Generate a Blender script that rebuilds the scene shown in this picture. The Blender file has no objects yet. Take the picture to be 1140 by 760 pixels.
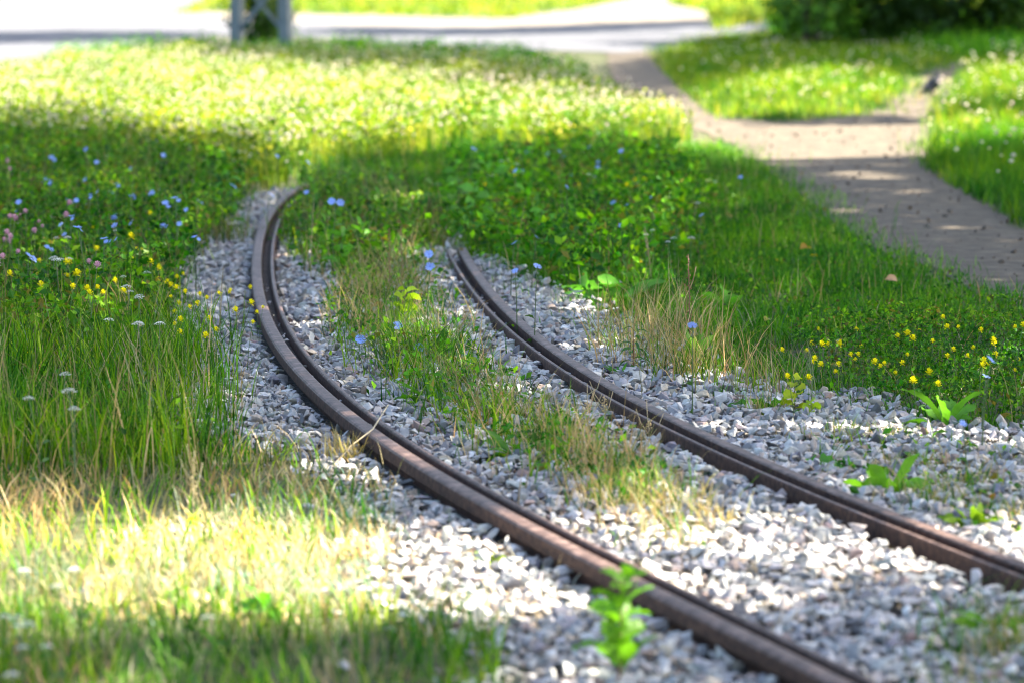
import bpy, math, random
import numpy as np
from mathutils import Vector, Matrix

random.seed(7)
rng = np.random.default_rng(11)
scene = bpy.context.scene
COL = scene.collection

# ------------------------------------------------------------------ camera
F, VH, CX, CY = 4500.0, -82.0, 570.0, 380.0
RAIL_TOP = 0.09
CAM_H = 1.644 + RAIL_TOP
TH = math.atan((CY - VH) / F)
CS, SN = math.cos(TH), math.sin(TH)


def G(u, v, z=0.0):
    """ground place seen along one line of sight, at height z"""
    x = (u - CX) / F
    y = -(v - CY) / F
    X, Y, Z = x, CS + y * SN, -SN + y * CS
    t = (CAM_H - z) / -Z
    return X * t, Y * t


def GP(pts, z=0.0):
    return np.array([G(u, v, z) for u, v in pts])


cam_d = bpy.data.cameras.new('camera')
cam = bpy.data.objects.new('camera', cam_d)
COL.objects.link(cam)
cam.location = (0, 0, CAM_H)
cam.rotation_euler = (math.pi / 2 - TH, 0, 0)
cam_d.sensor_width = 36
cam_d.lens = F / 1140 * 36
cam_d.clip_end = 3000
cam_d.dof.use_dof = True
cam_d.dof.focus_distance = 15.2
cam_d.dof.aperture_fstop = 3.2
cam_d.dof.aperture_blades = 9
scene.camera = cam

# ------------------------------------------------------------------ light
SUN_EL = math.radians(41)
SUN_AZ = math.atan2(0.97, 0.25)          # measured from +Y towards +X
SX, SY = math.sin(SUN_AZ), math.cos(SUN_AZ)
COT = 1 / math.tan(SUN_EL)
w = bpy.data.worlds.new('World')
scene.world = w
w.use_nodes = True
nt = w.node_tree
nt.nodes.clear()
sky = nt.nodes.new('ShaderNodeTexSky')
sky.sky_type = 'NISHITA'
sky.sun_disc = False
sky.dust_density = 2.5
sky.ozone_density = 0.6
sky.sun_elevation = SUN_EL
sky.sun_rotation = SUN_AZ
bg = nt.nodes.new('ShaderNodeBackground')
bg.inputs[1].default_value = 0.068
ow = nt.nodes.new('ShaderNodeOutputWorld')
nt.links.new(sky.outputs[0], bg.inputs[0])
nt.links.new(bg.outputs[0], ow.inputs[0])
sun_d = bpy.data.lights.new('sun', 'SUN')
sun_d.energy = 5.0
sun_d.angle = math.radians(0.55)
sun_d.color = (1.0, 0.92, 0.78)
sun = bpy.data.objects.new('sun', sun_d)
COL.objects.link(sun)
sdir = Vector((SX * math.cos(SUN_EL), SY * math.cos(SUN_EL), math.sin(SUN_EL)))
sun.rotation_euler = sdir.to_track_quat('Z', 'Y').to_euler()
sun.location = (20, 5, 30)
vs = scene.view_settings
vs.view_transform = 'Standard'
vs.look = 'None'
vs.exposure = 3.22
vs.gamma = 1.0
vs.use_curve_mapping = False
cy = scene.cycles
cy.use_denoising = True
cy.filter_width = 1.1
cy.max_bounces = 7
cy.diffuse_bounces = 4
cy.glossy_bounces = 2
cy.transmission_bounces = 5
cy.caustics_reflective = False
cy.caustics_refractive = False
cy.sample_clamp_indirect = 6


# ------------------------------------------------------------------ materials
def mat_new(name):
    m = bpy.data.materials.new(name)
    m.use_nodes = True
    m.node_tree.nodes.clear()
    return m, m.node_tree.nodes, m.node_tree.links


def mat_leafy(name, transl=0.42, tint=(1.25, 1.2, 0.55), gloss=0.04, rough=0.45):
    m, N, L = mat_new(name)
    a = N.new('ShaderNodeVertexColor'); a.layer_name = 'Col'
    noi = N.new('ShaderNodeTexNoise'); noi.inputs['Scale'].default_value = 35
    geo = N.new('ShaderNodeNewGeometry')
    L.new(geo.outputs['Position'], noi.inputs['Vector'])
    hs = N.new('ShaderNodeHueSaturation')
    mr = N.new('ShaderNodeMapRange')
    mr.inputs['To Min'].default_value = 0.75; mr.inputs['To Max'].default_value = 1.25
    L.new(noi.outputs[0], mr.inputs[0]); L.new(mr.outputs[0], hs.inputs['Value']); L.new(a.outputs[0], hs.inputs['Color'])
    d = N.new('ShaderNodeBsdfDiffuse'); L.new(hs.outputs[0], d.inputs[0])
    t = N.new('ShaderNodeBsdfTranslucent')
    mul = N.new('ShaderNodeMix'); mul.data_type = 'RGBA'; mul.blend_type = 'MULTIPLY'; mul.inputs[0].default_value = 1
    L.new(hs.outputs[0], mul.inputs[6]); mul.inputs[7].default_value = (*tint, 1)
    L.new(mul.outputs[2], t.inputs[0])
    mx = N.new('ShaderNodeMixShader'); mx.inputs[0].default_value = transl
    L.new(d.outputs[0], mx.inputs[1]); L.new(t.outputs[0], mx.inputs[2])
    g = N.new('ShaderNodeBsdfGlossy'); g.inputs['Roughness'].default_value = rough; g.inputs[0].default_value = (1, 1, 1, 1)
    m2 = N.new('ShaderNodeMixShader'); m2.inputs[0].default_value = gloss
    L.new(mx.outputs[0], m2.inputs[1]); L.new(g.outputs[0], m2.inputs[2])
    o = N.new('ShaderNodeOutputMaterial'); L.new(m2.outputs[0], o.inputs[0])
    return m


def mat_principled(name, ramp, scale=8, rough=0.8, metal=0.0, bump=0.3, bump_scale=40, attr=False, detail=8, bump_dist=0.01, spec=0.3):
    m, N, L = mat_new(name)
    tc = N.new('ShaderNodeTexCoord')
    noi = N.new('ShaderNodeTexNoise'); noi.inputs['Scale'].default_value = scale; noi.inputs['Detail'].default_value = detail
    L.new(tc.outputs['Object'], noi.inputs['Vector'])
    cr = N.new('ShaderNodeValToRGB')
    el = cr.color_ramp.elements
    while len(el) < len(ramp):
        el.new(0.5)
    for e, (p, c) in zip(el, ramp):
        e.position = p; e.color = (*c, 1)
    L.new(noi.outputs[0], cr.inputs[0])
    p = N.new('ShaderNodeBsdfPrincipled')
    p.inputs['Roughness'].default_value = rough; p.inputs['Metallic'].default_value = metal
    p.inputs['Specular IOR Level'].default_value = spec
    c_out = cr.outputs[0]
    if attr:
        a = N.new('ShaderNodeVertexColor'); a.layer_name = 'Col'
        mul = N.new('ShaderNodeMix'); mul.data_type = 'RGBA'; mul.blend_type = 'MULTIPLY'; mul.inputs[0].default_value = 1
        L.new(cr.outputs[0], mul.inputs[6]); L.new(a.outputs[0], mul.inputs[7]); c_out = mul.outputs[2]
    L.new(c_out, p.inputs['Base Color'])
    n2 = N.new('ShaderNodeTexNoise'); n2.inputs['Scale'].default_value = bump_scale; n2.inputs['Detail'].default_value = 6
    L.new(tc.outputs['Object'], n2.inputs['Vector'])
    b = N.new('ShaderNodeBump'); b.inputs['Strength'].default_value = bump; b.inputs['Distance'].default_value = bump_dist
    L.new(n2.outputs[0], b.inputs['Height']); L.new(b.outputs[0], p.inputs['Normal'])
    o = N.new('ShaderNodeOutputMaterial'); L.new(p.outputs[0], o.inputs[0])
    return m


M_GRASS = mat_leafy('grass_blades', gloss=0.008)
M_STRAW = mat_leafy('dry_blades', 0.35, (1.15, 1.1, 0.8), 0.01)
M_LEAF = mat_leafy('soft_leaves', 0.4, (1.1, 1.2, 0.4), 0.012)
M_TREE = mat_leafy('tree_leaves', 0.3, (1.1, 1.2, 0.5), 0.012)
M_PETAL = mat_leafy('petals', 0.35, (1, 1, 1), 0.0)
M_SOIL = mat_principled('soil', [(0.3, (0.028, 0.028, 0.012)), (0.5, (0.05, 0.06, 0.018)), (0.7, (0.10, 0.09, 0.045))], 14, 0.95, bump=0.6, bump_scale=60, bump_dist=0.03)
M_BED = mat_principled('ballast_bed', [(0.35, (0.03, 0.027, 0.024)), (0.55, (0.08, 0.073, 0.065)), (0.7, (0.15, 0.135, 0.115))], 45, 0.95, bump=0.8, bump_scale=90, bump_dist=0.03)
M_STONE = mat_principled('stones', [(0.3, (0.62, 0.62, 0.63)), (0.5, (0.9, 0.9, 0.9)), (0.7, (1.0, 0.98, 0.95))], 60, 0.85, bump=0.35, bump_scale=160, attr=True, bump_dist=0.004)
M_PATH = mat_principled('trodden_dirt', [(0.25, (0.034, 0.025, 0.015)), (0.45, (0.064, 0.049, 0.032)), (0.6, (0.092, 0.072, 0.048)), (0.78, (0.17, 0.136, 0.095))], 7, 0.95, bump=0.35, bump_scale=22, bump_dist=0.03)
M_ROAD = mat_principled('worn_asphalt', [(0.3, (0.055, 0.056, 0.064)), (0.7, (0.085, 0.086, 0.096))], 1.3, 0.9, bump=0.2, bump_scale=80)
M_DUST = mat_principled('dusty_shoulder', [(0.3, (0.10, 0.083, 0.062)), (0.7, (0.17, 0.146, 0.115))], 1.5, 0.95, bump=0.3, bump_scale=30)
M_RAIL = mat_principled('rusty_rail', [(0.3, (0.03, 0.015, 0.010)), (0.45, (0.06, 0.034, 0.025)), (0.58, (0.095, 0.058, 0.045)), (0.72, (0.17, 0.115, 0.094))], 26, 0.6, 0.1, bump=0.45, bump_scale=140, bump_dist=0.003, spec=0.2)
M_RAILSIDE = mat_principled('rust_flank', [(0.3, (0.022, 0.010, 0.007)), (0.5, (0.05, 0.024, 0.016)), (0.72, (0.10, 0.05, 0.03))], 45, 0.85, 0.1, bump=0.4, bump_scale=120, bump_dist=0.004)
M_GROOVE = mat_principled('groove_dirt', [(0.3, (0.02, 0.014, 0.011)), (0.55, (0.05, 0.036, 0.028)), (0.75, (0.13, 0.1, 0.07))], 60, 0.95, bump=0.8, bump_scale=150, bump_dist=0.01)
M_STEEL = mat_principled('blue_grey_paint', [(0.3, (0.10, 0.125, 0.145)), (0.7, (0.16, 0.185, 0.205))], 6, 0.55, 0.1, bump=0.1, bump_scale=40)
M_BARK = mat_principled('bark', [(0.3, (0.04, 0.03, 0.022)), (0.6, (0.11, 0.085, 0.06)), (0.8, (0.18, 0.15, 0.11))], 7, 0.95, bump=0.9, bump_scale=18, bump_dist=0.06)
M_BIRD = mat_principled('dark_plumage', [(0.35, (0.018, 0.018, 0.022)), (0.6, (0.05, 0.05, 0.06))], 18, 0.6, bump=0.2, bump_scale=80)
M_BIRDLEG = mat_principled('bird_legs', [(0.3, (0.05, 0.03, 0.03)), (0.7, (0.09, 0.05, 0.04))], 40, 0.7)
M_STEM = mat_leafy('stems', 0.1, (1, 1, 0.7), 0.03)


# ------------------------------------------------------------------ mesh helpers
def link(o, parent=None):
    COL.objects.link(o)
    if parent is not None:
        o.parent = parent
    return o


def mesh_np(name, V, Q=None, T=None, C=None, mat=None, smooth=False):
    V = np.asarray(V, np.float32).reshape(-1, 3)
    me = bpy.data.meshes.new(name)
    nq = 0 if Q is None else len(Q)
    ntri = 0 if T is None else len(T)
    me.vertices.add(len(V)); me.vertices.foreach_set('co', V.ravel())
    loops = []
    if nq: loops.append(np.asarray(Q, np.int32).ravel())
    if ntri: loops.append(np.asarray(T, np.int32).ravel())
    lo = np.concatenate(loops)
    me.loops.add(len(lo)); me.loops.foreach_set('vertex_index', lo)
    st = np.concatenate([np.arange(nq) * 4, nq * 4 + np.arange(ntri) * 3]).astype(np.int32)
    me.polygons.add(nq + ntri); me.polygons.foreach_set('loop_start', st)
    me.polygons.foreach_set('use_smooth', np.full(nq + ntri, bool(smooth)))
    if C is not None:
        C = np.asarray(C, np.float32)
        at = me.color_attributes.new('Col', 'FLOAT_COLOR', 'POINT')
        at.data.foreach_set('color', np.concatenate([C, np.ones((len(C), 1), np.float32)], 1).ravel())
    me.update(calc_edges=True)
    if mat: me.materials.append(mat)
    return me


def ob(name, me, parent=None, kind=None):
    o = link(bpy.data.objects.new(name, me), parent)
    if kind: o['kind'] = kind
    return o


def tag(o, label, cat, group=None):
    o['label'] = label; o['category'] = cat
    if group: o['group'] = group
    return o


def thing(name, label, cat, loc=(0, 0, 0), rz=0.0, group=None):
    o = link(bpy.data.objects.new(name, None))
    o.empty_display_size = 0.05
    o.location = loc; o.rotation_euler = (0, 0, rz)
    return tag(o, label, cat, group)


def copy_thing(root, loc, rz, scale=1.0, label=None, group=None):
    r = root.copy(); COL.objects.link(r)
    r.location = loc; r.rotation_euler = (0, 0, rz); r.scale = (scale,) * 3
    if label: r['label'] = label
    if group: r['group'] = group
    for ch in root.children:
        c = ch.copy(); COL.objects.link(c); c.parent = r
        for g in ch.children:
            d = g.copy(); COL.objects.link(d); d.parent = c
    return r


def inside(P, poly):
    x, y = P[:, 0], P[:, 1]
    res = np.zeros(len(P), bool)
    j = len(poly) - 1
    for i in range(len(poly)):
        xi, yi = poly[i]; xj, yj = poly[j]
        if yi != yj:
            c = ((yi > y) != (yj > y)) & (x < (xj - xi) * (y - yi) / (yj - yi) + xi)
            res ^= c
        j = i
    return res


def vnoise(x, y, seed=0):
    """smooth value noise 0..1"""
    xi, yi = np.floor(x).astype(np.int64), np.floor(y).astype(np.int64)
    fx, fy = x - xi, y - yi
    fx = fx * fx * (3 - 2 * fx); fy = fy * fy * (3 - 2 * fy)
    def h(a, b):
        n = (a * 374761393 + b * 668265263 + seed * 974711) & 0x7fffffff
        n = ((n ^ (n >> 13)) * 1274126177) & 0x7fffffff
        return ((n ^ (n >> 16)) & 0xffff) / 65535.0
    return (h(xi, yi) * (1 - fx) + h(xi + 1, yi) * fx) * (1 - fy) + (h(xi, yi + 1) * (1 - fx) + h(xi + 1, yi + 1) * fx) * fy


def scatter(poly, dens, jitter_edge=0.08, clump=0.0, cs=2.5, seed=1, ymax=None):
    lo, hi = poly.min(0), poly.max(0)
    n = int((hi[0] - lo[0]) * (hi[1] - lo[1]) * dens)
    P = rng.uniform(lo, hi, (n, 2))
    q = P + rng.normal(0, jitter_edge, P.shape)
    P = P[inside(q, poly)]
    # what a step aside could still see
    P = P[np.abs(P[:, 0]) < 0.165 * P[:, 1] + 1.0]
    if clump:
        k = vnoise(P[:, 0] * cs, P[:, 1] * cs, seed) * 0.6 + vnoise(P[:, 0] * cs * 2.7, P[:, 1] * cs * 2.7, seed + 5) * 0.4
        P = P[rng.random(len(P)) < np.clip(1 + clump * (k - 0.5) * 3, 0, 1.0)]
    return P


# ------------------------------------------------------------------ rails
Lc = np.array([6.7e-06, -6.12e-05, -0.0006016, 0.014689, -0.1508608, -0.7629599])


def lx(Y):
    Y = np.asarray(Y, float)
    a, b = 8.3, 23.0
    t = np.clip(Y, a, b) - 15
    x = np.polyval(Lc, t)
    d1 = np.polyder(Lc)
    lo_ = np.minimum(Y - a, 0); hi_ = np.maximum(Y - b, 0)
    return x + lo_ * np.polyval(d1, a - 15) + 0.014 * lo_ ** 2 + hi_ * np.polyval(d1, b - 15) + 0.013 * hi_ ** 2


def rail_line(off, y0, y1, n):
    Y = np.linspace(y0, y1, n)
    X = lx(Y)
    dx = np.gradient(X, Y)
    nrm = np.stack([np.ones(n), -dx], 1) / np.sqrt(1 + dx ** 2)[:, None]   # points to +X
    return np.stack([X, Y], 1) + nrm * off, nrm


def sweep(name, prof, gauge_off, side, y0, y1, n, mat, parent, close=True, flank=()):
    """prof: (distance away from the track centre measured from the gauge line, height below rail top)"""
    base, nrm = rail_line(gauge_off, y0, y1, n)
    k = len(prof)
    sag = np.maximum(np.linspace(y0, y1, n) - 25.5, 0) * 0.02
    V = np.zeros((n, k, 3))
    for j, (a, zz) in enumerate(prof):
        V[:, j, :2] = base + nrm * (a * side)
        V[:, j, 2] = RAIL_TOP + zz - sag
    idx = np.arange(n * k).reshape(n, k)
    Q = []
    for j in range(k if close else k - 1):
        j2 = (j + 1) % k
        q = np.stack([idx[:-1, j], idx[:-1, j2], idx[1:, j2], idx[1:, j]], 1)
        Q.append(q if side < 0 else q[:, ::-1])
    Q = np.concatenate(Q)
    T = []
    for e, rev in ((0, False), (n - 1, True)):
        for j in range(1, k - 1):
            t = [idx[e, 0], idx[e, j], idx[e, j + 1]]
            T.append(t[::-1] if rev else t)
    me = mesh_np(name, V.reshape(-1, 3), Q, T, None, mat, False)
    me.materials.append(M_RAILSIDE)
    mi = np.zeros(len(me.polygons), np.int32)
    for j in flank: mi[j * (n - 1):(j + 1) * (n - 1)] = 1
    me.polygons.foreach_set('material_index', mi)
    return ob(name, me, parent)


HEAD = [(0.0, -0.006), (0.003, -0.0015), (0.009, 0.0), (0.036, -0.0005), (0.045, -0.003), (0.050, -0.009), (0.0515, -0.018), (0.051, -0.044), (0.030, -0.056), (0.002, -0.056)]
LIP = [(-0.060, -0.078), (-0.062, -0.012), (-0.0595, -0.006), (-0.055, -0.0045), (-0.048, -0.0045), (-0.0445, -0.007), (-0.0425, -0.012), (-0.040, -0.046), (-0.042, -0.078)]
WEB = [(-0.041, -0.079), (-0.0395, -0.050), (-0.030, -0.052), (0.001, -0.058), (0.026, -0.060), (0.018, -0.085), (0.020, -0.135), (0.09, -0.150), (-0.09, -0.150), (-0.02, -0.135), (-0.018, -0.085)]
for off, side, lab in ((0.0, -1, 'rusty grooved rail bending past the bushy green weed and into the bright meadow'),
                       (1.0, 1, 'rusty grooved rail on the side of the dirt path, vanishing under leafy weeds')):
    y1 = 29.0 if side < 0 else 20.7
    t = thing('tram_rail', lab, 'rail', (0, 0, 0), 0, 'the two rails of the curved track')
    sweep('rail_head', HEAD, off, side, 4.5, y1, 150, M_RAIL, t, True, (5, 6, 7, 8, 9))
    sweep('guard_lip', LIP, off, side, 4.5, y1, 150, M_RAIL, t, True, (0, 1, 6, 7))
    sweep('rail_web', WEB, off, side, 4.5, y1, 150, M_RAILSIDE, t)
    # dirt lying in the groove
    fl = [(-0.0395, -0.0495), (-0.03, -0.047), (-0.012, -0.046), (-0.0005, -0.049), (-0.0005, -0.054), (-0.0395, -0.054)]
    sweep('groove_filling', fl, off, side, 4.5, y1, 150, M_GROOVE, t)


# ------------------------------------------------------------------ ground sheets
def fan_sheet(name, poly, z, mat, step, wob, kind='structure'):
    """a flat sheet with an uneven outline"""
    import bmesh
    P = []
    n = len(poly)
    for i in range(n):
        a, b = poly[i], poly[(i + 1) % n]
        m = max(1, int(np.hypot(*(b - a)) / step))
        for k in range(m):
            P.append(a + (b - a) * k / m)
    P = np.array(P)
    P = P + np.stack([vnoise(P[:, 0] * 2, P[:, 1] * 2, 3) - .5, vnoise(P[:, 0] * 2, P[:, 1] * 2, 9) - .5], 1) * wob
    from mathutils.geometry import tessellate_polygon
    T = []
    for a, b, c in tessellate_polygon([[Vector((x, y, 0)) for x, y in P]]):
        cr = (P[b][0] - P[a][0]) * (P[c][1] - P[a][1]) - (P[b][1] - P[a][1]) * (P[c][0] - P[a][0])
        if abs(cr) > 1e-9: T.append((a, b, c) if cr > 0 else (a, c, b))
    me = mesh_np(name, np.concatenate([P, np.full((len(P), 1), z)], 1), None, T, None, mat)
    return ob(name, me, None, kind)


gs = 1500
ob('ground', mesh_np('ground', [(-gs, -gs, 0), (gs, -gs, 0), (gs, gs, 0), (-gs, gs, 0)], [(0, 1, 2, 3)], None, None, M_SOIL), None, 'structure')

BAL = GP([(250, 262), (272, 232), (300, 215), (345, 215), (480, 262), (515, 288), (572, 314), (618, 338), (664, 360), (715, 380), (775, 412), (835, 443), (950, 453), (1012, 483), (1140, 493), (1500, 515), (1900, 560), (1900, 1100), (520, 1100), (560, 790), (565, 715), (470, 700), (425, 665), (435, 600), (410, 550), (330, 508), (240, 492), (208, 440), (190, 370), (196, 300)])
PATH = GP([(672, 58), (684, 90), (724, 122), (792, 153), (832, 173), (872, 203), (907, 237), (962, 272), (1042, 305), (1142, 347), (1700, 520), (1700, 330), (1140, 256), (1060, 212), (1042, 182), (1034, 152), (1032, 134), (1044, 104), (1058, 84), (1075, 74), (1040, 74), (1002, 90), (1008, 102), (962, 130), (870, 139), (800, 132), (755, 102), (736, 76), (744, 58)])
ROAD = GP([(-900, 92), (0, 68), (80, 60), (190, 45), (250, 42), (330, 42), (430, 50), (540, 55), (690, 60), (746, 57), (800, 42), (850, 33), (1300, 20), (1300, 10), (850, 24), (700, 27), (560, 31), (400, 29), (190, 20), (226, 2), (205, -22), (-900, -22)])
fan_sheet('ballast_bed', BAL, 0.004, M_BED, 0.15, 0.1)
fan_sheet('path', PATH, 0.008, M_PATH, 0.25, 0.16)
fan_sheet('road', ROAD, 0.012, M_ROAD, 1.0, 0.3)
fan_sheet('roadside', GP([(150, 48), (400, 48), (560, 52), (740, 50), (850, 32), (930, 20), (850, 6), (780, 6), (760, -5), (800, -30), (200, -30), (150, 10)]), 0.008, M_DUST, 1.0, 0.3)

# ------------------------------------------------------------------ gravel
import bmesh
STONES = []
for k in range(22):
    bm = bmesh.new()
    r = np.random.default_rng(100 + k)
    p = r.normal(size=(10, 3)); p /= np.linalg.norm(p, axis=1)[:, None]
    p *= r.uniform(0.75, 1.05, (10, 1)); p *= np.array([1, r.uniform(.6, .9), r.uniform(.35, .65)])
    vs_ = [bm.verts.new(q) for q in p]
    bmesh.ops.convex_hull(bm, input=vs_)
    for v in [v for v in bm.verts if not v.link_faces]: bm.verts.remove(v)
    bmesh.ops.triangulate(bm, faces=bm.faces)
    bm.verts.index_update()
    STONES.append((np.array([v.co[:] for v in bm.verts]), np.array([[v.index for v in f.verts] for f in bm.faces])))
    bm.free()


def rotmats(n, tilt=None):
    q = rng.normal(size=(n, 4)); q /= np.linalg.norm(q, axis=1)[:, None]
    a, b, c, d = q.T
    return np.stack([np.stack([1 - 2 * (c * c + d * d), 2 * (b * c - a * d), 2 * (b * d + a * c)], 1),
                     np.stack([2 * (b * c + a * d), 1 - 2 * (b * b + d * d), 2 * (c * d - a * b)], 1),
                     np.stack([2 * (b * d - a * c), 2 * (c * d + a * b), 1 - 2 * (b * b + c * c)], 1)], 1)


def rail_clear(P, z):
    """keeps stones out of the rails: distance from each gauge line"""
    d = P[:, 0] - lx(P[:, 1])
    d2 = d - 1.0 * 1.008
    return ((d < -0.062) | (d > 0.075) | (P[:, 1] > 27)) & ((d2 < -0.075) | (d2 > 0.062) | (P[:, 1] > 20.3))


def stone_col(n):
    base = np.array([[0.41, 0.395, 0.38], [0.32, 0.31, 0.305], [0.50, 0.475, 0.44], [0.43, 0.37, 0.32], [0.20, 0.20, 0.21], [0.46, 0.39, 0.30], [0.34, 0.25, 0.21], [0.56, 0.55, 0.53]])
    i = rng.choice(8, n, p=[.25, .22, .17, .1, .11, .05, .04, .06])
    return np.clip(base[i] * rng.uniform(0.7, 1.18, (n, 1)) + rng.normal(0, .008, (n, 3)), .03, .7)


def make_gravel():
    V, T, C, o = [], [], [], 0
    sets = []
    for dens, smin, smax, zlo, zhi in ((900, .012, .024, -0.008, 0.006), (600, .018, .032, 0.0, 0.016), (130, .026, .040, 0.006, 0.018)):
        P = scatter(BAL, dens, 0.07)
        P = P[(P[:, 1] < 27) & (P[:, 1] > 5.5)]
        S = rng.uniform(smin, smax, len(P)) * rng.uniform(.85, 1.1, len(P))
        ok = rail_clear(P, 0)
        P, S = P[ok], S[ok]
        Z = rng.uniform(zlo, zhi, len(P)) + .034 * np.clip((P[:, 0] - lx(P[:, 1]) - .1) / .6, 0, 1) + 0.012 * (vnoise(P[:, 0] * 3, P[:, 1] * 3, 4) - .5)
        sets.append((P, S, Z))
    # stones that jumped out over the verge and into the grooves
    P = scatter(BAL, 60, 0.35)
    P = P[(P[:, 1] < 25) & (P[:, 1] > 5.5)]; P = P[rail_clear(P, 0)]
    sets.append((P, rng.uniform(.012, .026, len(P)), rng.uniform(0.0, 0.02, len(P))))
    for off, lo_, hi_ in ((0, .008, .034), (1.0, -.034, -.008)):
        Y = rng.uniform(6, 19, 75); b, nr = rail_line(off, 4.5, 29, 400)
        P = np.stack([np.interp(Y, b[:, 1], b[:, 0]) + rng.uniform(lo_, hi_, 75), Y], 1)
        sets.append((P, rng.uniform(.006, .0145, 75), np.full(75, RAIL_TOP - 0.034)))
    for P, S, Z in sets:
        R = rotmats(len(P)); col = stone_col(len(P)); kind = rng.integers(0, len(STONES), len(P))
        # lay most stones flat-ish
        for k, (sv, st) in enumerate(STONES):
            m = np.where(kind == k)[0]
            if not len(m): continue
            a = rng.uniform(0, 6.283, len(m)); ca, sa = np.cos(a), np.sin(a)
            Rz = np.zeros((len(m), 3, 3)); Rz[:, 0, 0] = ca; Rz[:, 0, 1] = -sa; Rz[:, 1, 0] = sa; Rz[:, 1, 1] = ca; Rz[:, 2, 2] = 1
            fl = rng.random(len(m)) < .55
            RR = np.where(fl[:, None, None], Rz, R[m])
            vv = np.einsum('nij,kj->nki', RR, sv) * S[m][:, None, None]
            vv[:, :, :2] += P[m][:, None, :]; vv[:, :, 2] += (Z[m] + S[m] * .35)[:, None]
            V.append(vv.reshape(-1, 3)); C.append(np.repeat(col[m], len(sv), 0))
            T.append((st[None] + (np.arange(len(m)) * len(sv))[:, None, None]).reshape(-1, 3) + o)
            o += len(m) * len(sv)
    V = np.concatenate(V); V[:, 2] = np.maximum(V[:, 2], -0.03)
    return ob('gravel', mesh_np('gravel', V, None, np.concatenate(T), np.concatenate(C), M_STONE), None, 'stuff')


make_gravel()


def make_clods():
    P = scatter(PATH, 22, .12)
    P = P[P[:, 1] < 36]; n = len(P)
    S = .006 + .022 * rng.random(n) ** 3
    kind = rng.integers(0, len(STONES), n); R = rotmats(n)
    col = np.array([[.10, .08, .062], [.13, .105, .08], [.085, .066, .05], [.19, .16, .13], [.14, .09, .05]])[rng.integers(0, 5, n)] * rng.uniform(.7, 1.2, (n, 1))
    p = Pile()
    for k, (sv, st) in enumerate(STONES):
        m = np.where(kind == k)[0]
        vv = np.einsum('nij,kj->nki', R[m], sv) * S[m][:, None, None]
        vv[:, :, :2] += P[m][:, None]; vv[:, :, 2] += .008 + S[m][:, None] * .3
        p.add(vv.reshape(-1, 3), None, (st[None] + (np.arange(len(m)) * len(sv))[:, None, None]).reshape(-1, 3), np.repeat(col[m], len(sv), 0))
    p.build('path_pebbles', M_STONE, None, 'stuff')


# ------------------------------------------------------------------ grass blades
def blade_mesh(P, z0, H, Wd, bend, col_root, col_tip, seg=3):
    """P (n,2), H heights, Wd widths, bend amounts, colours per blade"""
    n = len(P)
    az = rng.uniform(0, 6.283, n)
    fa = az + math.pi / 2 + rng.normal(0, .6, n)
    D = np.stack([np.cos(az), np.sin(az)], 1); W = np.stack([np.cos(fa), np.sin(fa)], 1)
    rows = np.linspace(0, 1, seg + 1)
    k = 2 * seg + 1
    V = np.zeros((n, k, 3)); C = np.zeros((n, k, 3))
    for r, t in enumerate(rows):
        c2 = P + D * (H * bend * t ** 1.8)[:, None]
        zz = z0 + H * t * np.sqrt(np.clip(1 - (bend * .75 * t) ** 2, .15, 1))
        wd = Wd * (1 - .25 * t - .55 * t * t) * .5
        cc = col_root * (1 - t) + col_tip * t
        if r < seg:
            V[:, 2 * r, :2] = c2 - W * wd[:, None]; V[:, 2 * r + 1, :2] = c2 + W * wd[:, None]
            V[:, 2 * r, 2] = zz; V[:, 2 * r + 1, 2] = zz
            C[:, 2 * r] = cc; C[:, 2 * r + 1] = cc
        else:
            V[:, 2 * seg, :2] = c2; V[:, 2 * seg, 2] = zz; C[:, 2 * seg] = cc
    b = (np.arange(n) * k)[:, None]
    Q = np.concatenate([b + np.array([[2 * r, 2 * r + 1, 2 * r + 3, 2 * r + 2]]) for r in range(seg - 1)]) if seg > 1 else None
    T = b + np.array([[2 * seg - 2, 2 * seg - 1, 2 * seg]])
    return V.reshape(-1, 3), Q, T, C.reshape(-1, 3)


class Pile:
    def __init__(s): s.V, s.Q, s.T, s.C, s.o = [], [], [], [], 0
    def add(s, V, Q, T, C):
        s.V.append(V); s.C.append(C)
        if Q is not None and len(Q): s.Q.append(Q + s.o)
        if T is not None and len(T): s.T.append(T + s.o)
        s.o += len(V)
    def build(s, name, mat, parent=None, kind=None, smooth=False):
        me = mesh_np(name, np.concatenate(s.V), np.concatenate(s.Q) if s.Q else None, np.concatenate(s.T) if s.T else None, np.concatenate(s.C), mat, smooth)
        return ob(name, me, parent, kind)


make_clods()
GREEN = np.array([[.04, .125, .003], [.02, .075, .003], [.07, .17, .004], [.12, .21, .006], [.045, .13, .003], [.014, .05, .003]])
STRAW = np.array([[.34, .27, .13], [.27, .20, .09], [.40, .33, .18], [.22, .17, .08], [.25, .24, .09]])
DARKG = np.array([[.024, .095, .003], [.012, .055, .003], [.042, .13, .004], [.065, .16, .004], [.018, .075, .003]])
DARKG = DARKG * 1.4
GREEN = GREEN * 1.25


def pick(pal, n, var=.2):
    return pal[rng.integers(0, len(pal), n)] * rng.uniform(1 - var, 1 + var, (n, 1))


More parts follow.
